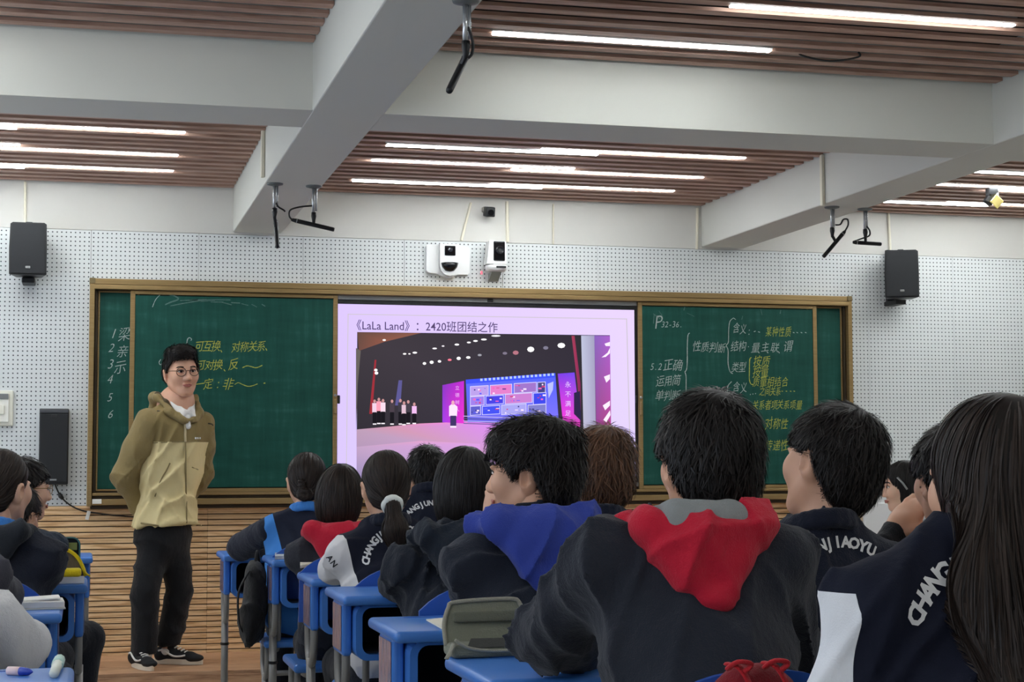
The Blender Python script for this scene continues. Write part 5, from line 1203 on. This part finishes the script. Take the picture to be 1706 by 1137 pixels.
def make_chair():
    e = empty('school_chair', (0,0,0)); e['category'] = 'chair'
    part('seat', rbox(0.40, 0.38, 0.032, 0.014, 3, (0,0,0.437)), M_blue, e); 
    # curved backrest with an arched top
    V, F = [], []; nx, nz = 14, 6
    for t_ in (0,1):
        for i in range(nx+1):
            u = -1+2*i/nx; top = 0.842-0.055*abs(u)**3-0.012*u*u; 
            for j in range(nz+1):
                zz = 0.60+(top-0.60)*j/nz; V.append((u*0.182, -0.19-0.02*j/nz+0.030*u*u-(0.014 if t_ == 0 else 0), zz))
    o = (nx+1)*(nz+1)
    for i in range(nx):
        for j in range(nz):
            a = i*(nz+1)+j; b = (i+1)*(nz+1)+j; F += [(a,a+1,b+1,b),(o+a,o+b,o+b+1,o+a+1)]
    for i in range(nx): a=i*(nz+1); b=(i+1)*(nz+1); F += [(a,b,o+b,o+a),(a+nz,o+a+nz,o+b+nz,b+nz)]
    for j in range(nz): F += [(j,o+j,o+j+1,j+1),(nx*(nz+1)+j,nx*(nz+1)+j+1,o+nx*(nz+1)+j+1,o+nx*(nz+1)+j)]
    part('backrest', (V,F), M_blue2, e, smooth=False); auto_smooth(COL.objects[-1], 40)
    for sx in (-1,1):
        part('back_post', tube(smooth_path([(sx*0.14,0.02,0.40),(sx*0.14,-0.12,0.41),(sx*0.14,-0.178,0.46),(sx*0.14,-0.188,0.62),(sx*0.14,-0.19,0.72)],4),0.012,8), M_steel, e, smooth=True)
        part('seat_loop', tube(smooth_path([(sx*0.175,-0.09,0.42),(sx*0.175,-0.085,0.33),(sx*0.175,-0.03,0.29),(sx*0.175,0.03,0.29),(sx*0.175,0.085,0.33),(sx*0.175,0.09,0.42)],4),0.012,8), M_steel, e, smooth=True)
        part('leg', tube([(sx*0.175,0,0.30),(sx*0.175,0,0.03)],0.021,12,flat=0.7), M_steel, e, smooth=True)
        part('adjusting_knob', xf(lathe([(.012,0),(.012,.01),(.006,.012)],10), Matrix.Translation((sx*0.19,0,0.17)) @ Matrix.Rotation(sx*math.pi/2,4,'Y')), M_silver, e)
        part('foot', rbox(0.04, 0.38, 0.026, 0.010, 2, (sx*0.175,0.0,0.016)), M_steel, e)
    part('crossbar', tube([(-0.175,0.0,0.30),(0.175,0.0,0.30)],0.011,8), M_steel, e, smooth=True)
    return e
_desk = {}; _chair = []
def desk(x, y, z, label, rz=0.0):
    """x, y: centre of the top"""
    k = round(z,3)
    if k not in _desk: o = make_desk(k); _desk[k] = o
    else: o = copy_tree(_desk[k])
    o.location = (x,y,0); o.rotation_euler = (0,0,rz); tag(o, label, 'desk', 'blue school desks'); return o
def chair(x, y, label, rz=0.0):
    if not _chair: o = make_chair(); _chair.append(o)
    else: o = copy_tree(_chair[0])
    o.location = (x,y,0); o.rotation_euler = (0,0,rz); tag(o, label, 'chair', 'blue school chairs'); return o
# ================================================================== desks and chairs in their rows
DX = 1.045; DZ = 0.80
mid_far = [3.64, 4.52, 5.42, 6.30, 7.18, 8.05]; mid_z = [0.80, 0.805, 0.82, 0.815, 0.825, 0.80]
who = ['boy in the red and grey hood','boy in the blue hood','girl with the bob','girl with the white scrunchie','girl in the red hood','girl with the bun']
mid_px = [(739,1094),(612,1028.6),(540,978),(494,953),(436,925),(360,918)]
extra_lab = ['carrying the open grey-green pencil case','with a folded paper on its corner','half hidden by the girl in the navy hood','with a white sleeve over its corner','with an open notebook and a backpack at its side','nearest the standing man']
mid_desks = []
for i,(yf,z,px) in enumerate(zip(mid_far,mid_z,mid_px)):
    c = PZ(px[0], px[1], z); mid_desks.append((c[0]+0.30, c[1]-0.21, z))
    desk(c[0]+0.30, c[1]-0.21, z, f'blue school desk {extra_lab[i]}')
# second column of the pair
for i,(yf,z) in enumerate(zip(mid_far,mid_z)):
    desk(mid_desks[i][0]+0.63, mid_desks[i][1]+0.02, z, ['blue desk right of the boy in the red and grey hood, hidden below the picture','blue desk in front of the crop-haired boy','blue desk in front of the brown-haired student','blue desk between the brown-haired student and the front rows','blue desk behind the front-row boy with white letters','blue front-row desk close to the platform'][i])
# left column
lz = [0.80,0.80,0.80,0.80]; ld = []
for (px,z,lab) in (((124,1111),0.80,'blue desk at the lower left corner with pens on it'),((106,1003),0.80,'blue desk on the left with a thick open book'),((146,962),0.80,'blue desk on the left carrying the yellow pencil case'),((154,921),0.80,'blue front desk on the left beyond the yellow pencil case')):
    c = PZ(px[0],px[1],z); ld.append((c[0]-0.30,c[1]-0.21,z)); desk(c[0]-0.30,c[1]-0.21,z,lab)

# ================================================================== students
navy = cloth('navy_jacket', (27,31,46)); navy2 = cloth('navy_fleece', (33,38,50), 0.12); navyb = cloth('deep_navy', (20,25,42)); charc = cloth('charcoal_knit', (44,46,54), 0.12)
red = cloth('red_fleece', (196,28,54), 0.1); blueh = cloth('royal_blue_fleece', (52,70,158), 0.1); grey = cloth('grey_marl', (142,146,146), 0.22); lblue = cloth('sky_blue_cloth', (64,130,206)); white = cloth('white_cloth', (222,222,222), 0.05)
# middle column, near to far
I = {}
inkn = cloth('ink_navy',(18,23,40),0.1); whs = cloth('white_sleeve_cloth',(222,222,224),0.05)
I['E'] = seated('boy seen from behind in a charcoal jacket with a red hood lined grey', (1180,770), 2.95, 0.0, (0.0,0.04,0.0), 1.03, 0.20, 'short', H_black, cloth('charcoal_jacket',(36,40,50),0.12), red, grey, None, True, 1.14, 0.178,
    el=(912,1062,3.10), wl=(1010,1085,3.45), er=(1318,1090,3.05), wr=(1250,1100,3.40), n=3600, wid=0.0014, jv=0.0075, seed=11, fold=0.012, hoodsize=1.06, arm=1.05, neck=0.112, dropz=-0.034, hx=0.065)
I['D'] = seated('boy in profile with his hand at his mouth, navy jacket and royal blue hood', (886,792), 4.05, 0.10, (0.92,0.0,0.05), 1.03, 0.20, 'textured', H_black, navy2, blueh, None, None, True, 1.08, 0.172,
    el=(782,985,4.22), wl=(822,876,4.20), hl=(824,830,4.20), curl=0.8, er=(975,1000,4.2), wr=(930,990,4.5), n=3400, wid=0.0015, jv=0.008, seed=12, fold=0.011, face=True, hoodsize=1.18, neck=0.115, hx=0.03)
I['C'] = seated('girl with a straight black bob and a hooded navy jacket', (772,814), 4.95, -0.05, (0,-0.06,0.05), 1.0, 0.22, 'bob', H_black, cloth('dark_navy_coat',(24,29,40),0.1), cloth('dark_navy_hood',(28,35,46),0.12), None, None, False, 1.06, 0.170,
    el=(662,975,5.0), wl=(700,995,5.35), er=(855,985,5.1), wr=(810,985,5.4), n=2600, wid=0.0015, jv=0.009, seed=13, fold=0.010, hoodsize=1.22, hx=0.02)
I['B'] = seated('girl with a ponytail in a white scrunchie, navy jacket lettered in an arc', (643,811), 5.82, 0.05, (-0.05,-0.03,0.0), 1.0, 0.20, 'pony', H_dark, two_tone('varsity_white_panel',(22,25,40),[((218,216,216),[((-1,0,-.2147),-.0414),((0,0,-1),-0.975)])]), None, None, navyb, False, 1.08, 0.168,
    el=(557,948,5.92), wl=(600,960,6.20), er=(722,950,6.0), wr=(690,955,6.3), n=2200, wid=0.0016, jv=0.009, seed=14, letters=True, fold=0.008, tail_dir=(0.05,-.2,-1), arm=1.08, letter_args={'a0':168,'a1':60,'xc':0.03,'zc':PY(650,948,5.7)[2]})
I['A'] = seated('girl with loose black hair bent over her desk, red hood', (566,826), 6.68, -0.12, (-0.1,-0.12,0.10), 1.0, 0.24, 'bob', H_dark, charc, red, None, None, False, 1.02, 0.165, el=(532,925,6.8), wl=(548,935,7.05), n=1700, wid=0.0018, jv=0.010, seed=15, hoodsize=1.2)
m_F = two_tone('navy_blue_gusset', (28,33,50), [((66,132,206), [((-1,0,-0.278), -0.128)])])
I['F'] = seated('girl with a low bun, navy jacket with sky blue side panel and collar', (511,802), 7.52, -0.12, (0.05,-0.02,0.0), 1.02, 0.20, 'bun', H_dark, m_F, None, None, lblue, False, 1.12, 0.175,
    el=(402,912,7.70), wl=(450,915,7.95), dropz=-0.03, n=1500, wid=0.0018, jv=0.010, seed=16, sleeves=(navy,navy))
# pair column
I['N1'] = seated('front-row boy with short spiky hair and white letters across his navy back', (710,788), 7.35, 0.0, (0,0,0), 1.0, 0.16, 'crop', H_black, navyb, None, None, navyb, True, 1.05, 0.172, neck=0.092, n=1300, wid=0.0018, jv=0.010, seed=21, letters=True, letter_args={'R':0.14,'zc':PY(710,842,7.25)[2]-0.14,'a0':150,'a1':42,'h':0.022})
I['N2'] = seated('student with brown tousled hair seen from behind', (1004,790), 4.98, 0.0, (-0.1,-0.05,0.0), 1.04, 0.18, 'fluffy', H_brown, navyb, None, None, navyb, True, 1.05, 0.170, n=2600, wid=0.0016, jv=0.011, seed=22, hx=0.03)
I['N3'] = seated('crop-haired boy with tilted head, navy jacket lettered across the back', (1385,775), 3.42, 0.05, (0.30,0.10,0.22), 1.05, 0.16, 'short', H_black, inkn, None, None, inkn, True, 1.12, 0.180, n=3200, wid=0.0014, jv=0.009, seed=23, hx=0.06, letters=True, letter_args={'R':0.15,'zc':PY(1385,912,3.3)[2]-0.15,'a0':160,'a1':62,'h':0.024,'xc':0.012})
# right side
I['R'] = seated('girl with long straight dark hair over a navy jacket, near right edge', (1658,802), 2.18, 0.10, (0.05,-0.04,0.0), 1.0, 0.16, 'long', H_dark, two_tone('varsity_white_side',(17,21,38),[((222,224,228),[((-1,0,0),.232),((0,0,-1),-PY(1370,980,2.2)[2])])]), None, None, None, False, 1.12, 0.192, el=(1380,1225,2.16), wl=(1470,1200,2.5), neck=0.078, dropz=0.0, hx=0.045, nby=-0.015, n=5200, wid=0.0013, jv=0.0075, seed=31, letters=True, fold=0.007, letter_args={'R':0.135,'h':0.027,'xc':-0.035,'zc':0.935,'a0':148,'a1':44})
I['Q'] = seated('dark-haired student leaning on a raised hand, mostly behind the long-haired girl', (1588,800), 3.60, 0.15, (-0.15,-0.02,0.0), 1.0, 0.18, 'short', H_black, cloth('black_coat',(20,21,26)), None, None, None, True, 1.0, 0.165, el=(1440,975,3.72), wl=(1492,884,3.75), hl=(1545,820,3.75), n=1800, seed=32)
I['K'] = seated('girl in profile with a hair clip and a white hooded top by the wall', (1506,811), 7.25, 0.9, (0.45,-0.08,0.0), 0.97, 0.14, 'bob', H_black, cloth('white_hoodie',(226,226,222),0.04), cloth('white_hoodie'), None, cloth('black_coat'), False, 1.05, 0.165, n=1300, seed=33, face=True, skin=M_skin2, hoodsize=0.95)
# left column
I['L1'] = seated('student at the left edge in a dark coat with hood and sky blue collar', (2,814), 5.62, -0.25, (-0.35,0,0.0), 1.0, 0.16, 'tied', H_dark, cloth('dark_coat',(30,34,46),0.12), cloth('dark_coat_hood',(32,36,42),0.12), None, lblue, False, 1.08, 0.175, er=(68,968,5.75), wr=(40,955,6.05), n=1500, seed=41, fold=0.012, skin=M_skin2, hoodsize=1.1)
I['L2'] = seated('boy in glasses in profile facing the standing man, navy jacket', (38,817), 7.1, -0.75, (-0.50,0,0.0), 1.02, 0.16, 'short', H_black, cloth('teal_navy',(28,42,58),0.1), None, None, navyb, True, 1.05, 0.175, er=(88,912,7.0), wr=(45,915,7.3), el=(40,915,7.35), wl=(75,925,7.35), n=1500, seed=42, face=True, skin=M_skin2)
I['L3'] = seated('dark head low between the two students on the left', (24,862), 6.4, -0.3, (-0.2,-0.3,0.0), 0.95, 0.22, 'short', H_black, navyb, None, None, None, True, 1.0, 0.165, er=(60,945,6.5), wr=(40,945,6.7), n=700, seed=43)
I['L4'] = seated('student in a grey sleeve cut by the left edge, head out of the picture', (-110,815), 4.9, -0.1, (0,0,0.0), 1.0, 0.16, 'short', H_black, cloth('grey_sweater',(66,66,74),0.1), None, None, None, True, 1.0, 0.170, er=(6,992,4.95), wr=(-30,990,5.2), n=500, seed=44, fold=0.012)
I['L5'] = seated('student with a white sleeve resting an elbow on the lower left, head out of view', (-185,825), 4.1, -0.1, (0,0,0.0), 1.0, 0.16, 'short', H_black, navyb, None, None, None, True, 1.05, 0.175, er=(36,1075,4.2), wr=(-40,1080,4.50), n=500, seed=45, fold=0.013, sleeves=(whs,whs), arm=1.15)
for k_, lab_ in (('K','blue desk in front of the girl with the hair clip'),('Q','blue desk in front of the student leaning on a hand')):
    o_ = I[k_]['org']; desk(o_[0]+(-0.2 if k_ == 'K' else 0.1), o_[1]+0.55, 0.80, lab_)
for k_, v_ in I.items():
    o_ = v_['org']; ch_ = chair(o_[0], o_[1]+0.02, dict(zip('EDCBAF',[f'blue chair under the {w_}' for w_ in who])).get(k_) or {'N1':'blue chair under the front-row boy with white letters','N2':'blue chair under the brown-haired student','N3':'blue chair under the crop-haired boy','R':'blue chair under the long-haired girl','Q':'blue chair under the student leaning on a hand','K':'blue chair under the girl with the hair clip','L1':'blue chair under the student in the dark hooded coat','L2':'blue chair under the boy in glasses','L3':'blue chair under the student with lowered head','L4':'blue chair under the student in the grey sleeve','L5':'blue chair under the student with the white sleeve'}[k_], {'K':0.9,'L2':-0.75}.get(k_,0.0))
    if k_ == 'E': ch_.scale = (1,1,1.05)
# ================================================================== things on and around the desks
def quad_block(name, pts, z, th, m, label, cat, parent=None):
    """a thin slab whose outline is given by pixels on the level plane z"""
    P = [PZ(px,py,z) for px,py in pts]; c = np.mean(P,0); vf = prism([(p[0]-c[0],p[1]-c[1]) for p in P], 0.001, th, 'xy')
    o = part(name, vf, m, parent, loc=tuple(c)); 
    if label: tag(o, label, cat)
    return o
M_paper = mat('paper_cream',(236,230,212),0.8); M_page = mat('page_white',(236,234,228),0.8)
# open grey-green pencil case on the red-hooded boy's desk
M_canvas = cloth('grey_green_canvas',(128,130,114),0.12); M_net = mat('dark_net',(70,70,64),0.8,bump=0.6,bscale=500); M_tape = cloth('grey_tape',(150,148,134),0.05)
zt = mid_desks[0][2]; c = PZ(818,1096,zt)
e = empty('pencil_case', tuple(c), 0.05, 'grey-green canvas pencil case standing open on the near blue desk', 'pencil case')
part('tray', rbox(0.180,0.085,0.030,0.012,3,(0.0,0.03,0.016)), M_canvas, e)
lidp = [(-0.088,0.0),(-0.090,0.045),(-0.078,0.082),(-0.060,0.094),(0.06,0.098),(0.086,0.088),(0.096,0.05),(0.096,0.0)]
T_ = Matrix.Translation((0.0,0.055,0.022)) @ Matrix.Rotation(-0.22,4,'X')
part('lid', xf(prism(lidp,-0.006,0.012), T_), M_canvas, e); part('zip_edge', xf(tube(smooth_path([(x,-0.008,z_) for x,z_ in lidp],4),0.005,6), T_), M_tape, e, smooth=True)
part('inner_pocket', xf(rbox(0.150,0.012,0.024,0.005,2,(0.005,-0.014,0.060)), T_), cloth('pocket_canvas',(104,106,92),0.1), e)
part('net_flap', xf(prism([(-0.062,0.0),(-0.050,0.022),(0.08,0.020),(0.082,0.0)],-0.003,0.003), Matrix.Translation((0.004,-0.012,0.022)) @ Matrix.Rotation(-0.5,4,'X')), M_net, e); part('net_piping', xf(tube(smooth_path([(-0.085,-0.016,0.03),(-0.055,-0.016,0.012),(0.0,-0.016,0.004),(0.085,-0.016,0.004)],5),0.004,6), Matrix.Translation((0,0,0.012))), M_tape, e, smooth=True)
part('strap', tube(smooth_path([(-0.086,-0.01,0.034),(-0.096,-0.02,0.018),(-0.108,-0.03,0.004)],4),0.006,6,flat=0.4), M_tape, e, smooth=True)
# folded paper and other papers
quad_block('folded_paper', [(710,1035),(752,1031),(758,1046),(748,1057),(742,1053)], mid_desks[1][2], 0.004, M_paper, 'cream folded paper on the desk left of the open pencil case', 'paper')
nz = mid_desks[4][2]
e = quad_block('notebook', [(500,926),(527,924),(533,942),(500,948)], nz, 0.012, M_paper, 'open cream notebook beside the girl with the bun', 'notebook')
quad_block('eraser_box', [(458,927),(492,925),(492,931),(458,933)], nz, 0.014, mat('box_grey',(196,200,204),0.5), 'small grey and white box lying before the open notebook', 'box')
p0, p1 = PZ(486,921,nz)+[0,0,.02], PZ(508,924,nz)+[0,0,.02]; tag(part('pen', tube([p0,p0*.7+p1*.3,p1],[0.003,0.006,0.005],8), mat('pink_pen',(214,140,150),0.4), smooth=True), 'pink pen propped on the open notebook', 'pen')
# left-hand desks
z2 = ld[1][2]
e = empty('thick_book', tuple(PZ(62,1014,z2)), 0.05, 'thick open book with white pages on a blue desk on the left', 'book')
part('page_block', rbox(0.150,0.13,0.022,0.004,2,(0,0,0.014)), M_page, e); part('cover', rbox(0.156,0.134,0.004,0.001,1,(0,0,0.002)), mat('book_cover',(196,196,190),0.6), e); part('top_pages', xf(rbox(0.13,0.12,0.006,0.002,1,(0.0,0.0,0.028)), Matrix.Rotation(-0.05,4,'Y')), M_page, e)
z3 = ld[2][2]
e = empty('white_book', tuple(PZ(118,972,z3)), 0.02, 'closed white book under the yellow pencil case', 'book')
part('page_block', rbox(0.11,0.14,0.030,0.003,2,(-0.01,0,0.016)), M_page, e); part('cover', rbox(0.114,0.144,0.003,0.001,1,(-0.01,0,0.0325)), mat('book_cover'), e)
c = PZ(112,962,z3+0.034)
M_yel = cloth('yellow_canvas',(214,190,24),0.06); M_khk = cloth('brown_grey_panel',(96,86,72),0.08)
e = empty('yellow_pencil_case', tuple(c), 0.0, 'yellow and brown pencil case gaping open on the white book', 'pencil case')
out = [(-0.065,0.0),(-0.065,0.085),(-0.03,0.094),(0.0,0.090),(0.03,0.068),(0.05,0.035),(0.062,0.0)]
part('shell', prism(out, 0.045, 0.075), M_khk, e); part('zip_edge', tube(smooth_path([(x,0.042,z_) for x,z_ in out[1:]],4),0.007,6), M_yel, e, smooth=True); part('tray', rbox(0.11,0.07,0.028,0.010,3,(-0.008,0.01,0.015)), M_yel, e); part('pull_cord', tube(smooth_path([(0.055,0.03,0.02),(0.066,0.01,0.008),(0.076,0.0,0.002)],3),0.003,6), M_yel, e, smooth=True)
c = PZ(112,928,z3)+np.array([0,0.0,0]); c = PZ(104,951,z3)
e = empty('dark_pencil_case', (c[0]-0.01,c[1]+0.1,z3), 0.0, 'black pencil case with teal lining behind the yellow one', 'pencil case')
part('shell', xf(prism(rrect(-0.085,0.075,0.0,0.125,0.03),0.0,0.02),Matrix.Identity(4)), cloth('black_canvas_case',(22,26,34)), e); part('zip_edge', tube([(x,-0.003,z_) for x,z_ in rrect(-0.085,0.075,0.002,0.125,0.03)],0.004,6,True), mat('teal_zip',(60,110,112),0.5), e, smooth=True); part('cards', rbox(0.05,0.01,0.03,0.002,1,(0.04,-0.006,0.09)), mat('olive_cards',(120,130,70),0.6), e)
z1 = ld[0][2]
a, b = PZ(14,1125,z1)+[0,0,.008], PZ(54,1127,z1)+[0,0,.008]; e = empty('ballpoint_pen', tuple(a), 0, 'pink and blue ballpoint pen on the lower left desk', 'pen')
part('barrel', tube([a*0+0,(b-a)*0.5],[0.009,0.009],10), mat('pink_barrel',(236,206,204),0.4), e, smooth=True); part('grip', tube([(b-a)*0.5,(b-a)*0.85,(b-a)],[0.009,0.007,0.002],10), mat('blue_grip',(40,66,170),0.4), e, smooth=True)
a, b = PZ(90,1131,z1)+[0,0,.01], PZ(99,1108,z1)+[0,0,.01]; e = empty('correction_pen', tuple(a), 0, 'white correction pen lying across the lower left desk', 'pen')
part('body', tube([a*0,(b-a)*0.65],[0.010,0.011],10), mat('cream_body',(226,230,216),0.4), e, smooth=True); part('cap', tube([(b-a)*0.62,(b-a)],[0.013,0.012],10), mat('mint_cap',(196,226,216),0.3), e, smooth=True); part('clip', rbox(0.006,0.05,0.006,0.002,1,(0.014,(b-a)[1]*0.6,0.004)), mat('mint_cap'), e)
# backpack hanging on the aisle side
c = PY(424,1005,7.25); e = empty('backpack', (c[0],c[1],0.3), 0, 'black backpack hanging beside a desk in the aisle', 'backpack'); c = c-np.array(e.location)
S = SDF(); S.ell(c,(.055,.11,.17),.03); S.ell(c+[-.02,-.03,-.08],(.05,.09,.10),.03); S.ell(c+[0,0,.13],(.04,.08,.05),.03); smesh('bag', S.mesh(0.009, folds(91,0.012,40.0)), cloth('black_nylon',(20,20,22),0.1,0.6), e)
part('strap', tube(smooth_path([c+[-.03,-.07,.14],c+[-.075,-.08,.05],c+[-.07,-.07,-.08],c+[-.04,-.05,-.14]],5),0.011,6,flat=0.35), cloth('black_nylon'), e, smooth=True); part('loop', tube(smooth_path([c+[0,-.02,.17],c+[.01,0,.22],c+[.02,.02,.17]],4),0.007,6), cloth('black_nylon'), e, smooth=True)
# red drawstring bag on the near chair back
c = PY(1248,1150,2.52); e = empty('drawstring_bag', tuple(c), 0, 'dark red drawstring bag hung over the back of the near chair', 'bag'); M_redbag = cloth('dark_red_canvas',(128,18,30),0.12,0.75); M_redcord = cloth('red_ribbon',(190,34,44),0.08)
S = SDF(); S.ell((0,0,-.045),(.086,.045,.085),.02); S.ell((.03,0,-.02),(.055,.035,.055),.02); smesh('pouch', S.mesh(0.005, folds(95,0.007,60.0)), M_redbag, e)
for x in (-0.032,0.030): part('ribbon', tube(smooth_path([(x-0.014,-.020,.045),(x,-.040,.040),(x+.014,-.050,.012),(x+.022,-.054,-.03),(x+.02,-.056,-.07)],5),0.009,6,flat=0.35), M_redcord, e, smooth=True); part('bow', tube(smooth_path([(x-.016,-.03,.038),(x-.004,-.044,.050),(x+.018,-.044,.046),(x+.004,-.046,.034)],4),0.008,6,flat=0.5), M_redcord, e, smooth=True)
# small personal things
k = I['K']; L = lambda p: k['Rh']@(np.array(p)*k['s'])+k['th']
part('hair_clip', tube([L((-.090,.052,.050)),L((-.099,.030,.020)),L((-.101,.012,-.012))],0.0055,6), M_silver, k['P'], smooth=True)
k = I['L2']; gp = lambda p: k['Rh']@(np.array(p)*k['s'])+k['th']
part('glasses', join(*[tube([gp((x*.0335+.0235*math.cos(a),.107-abs(x*.0335+.0235*math.cos(a))*.10,.002+.0185*math.sin(a))) for a in np.linspace(0,2*math.pi,21)[:-1]],0.0016,6,True) for x in (-1,1)], tube([gp((-.0095,.1065,.006)),gp((0,.1085,.009)),gp((.0095,.1065,.006))],0.0015,6), *[tube([gp((x*.058,.101,.006)),gp((x*.075,.085,.007)),gp((x*.085,.0,.006))],0.0016,6) for x in (-1,1)]), mat('gold_rim',(150,120,70),0.3,0.6), k['P'], smooth=True)
px_text('UAN', 537, 921, 10, 0.95, I['B']['jvf'], I['B'], mat('black_print',(24,24,30),0.7))
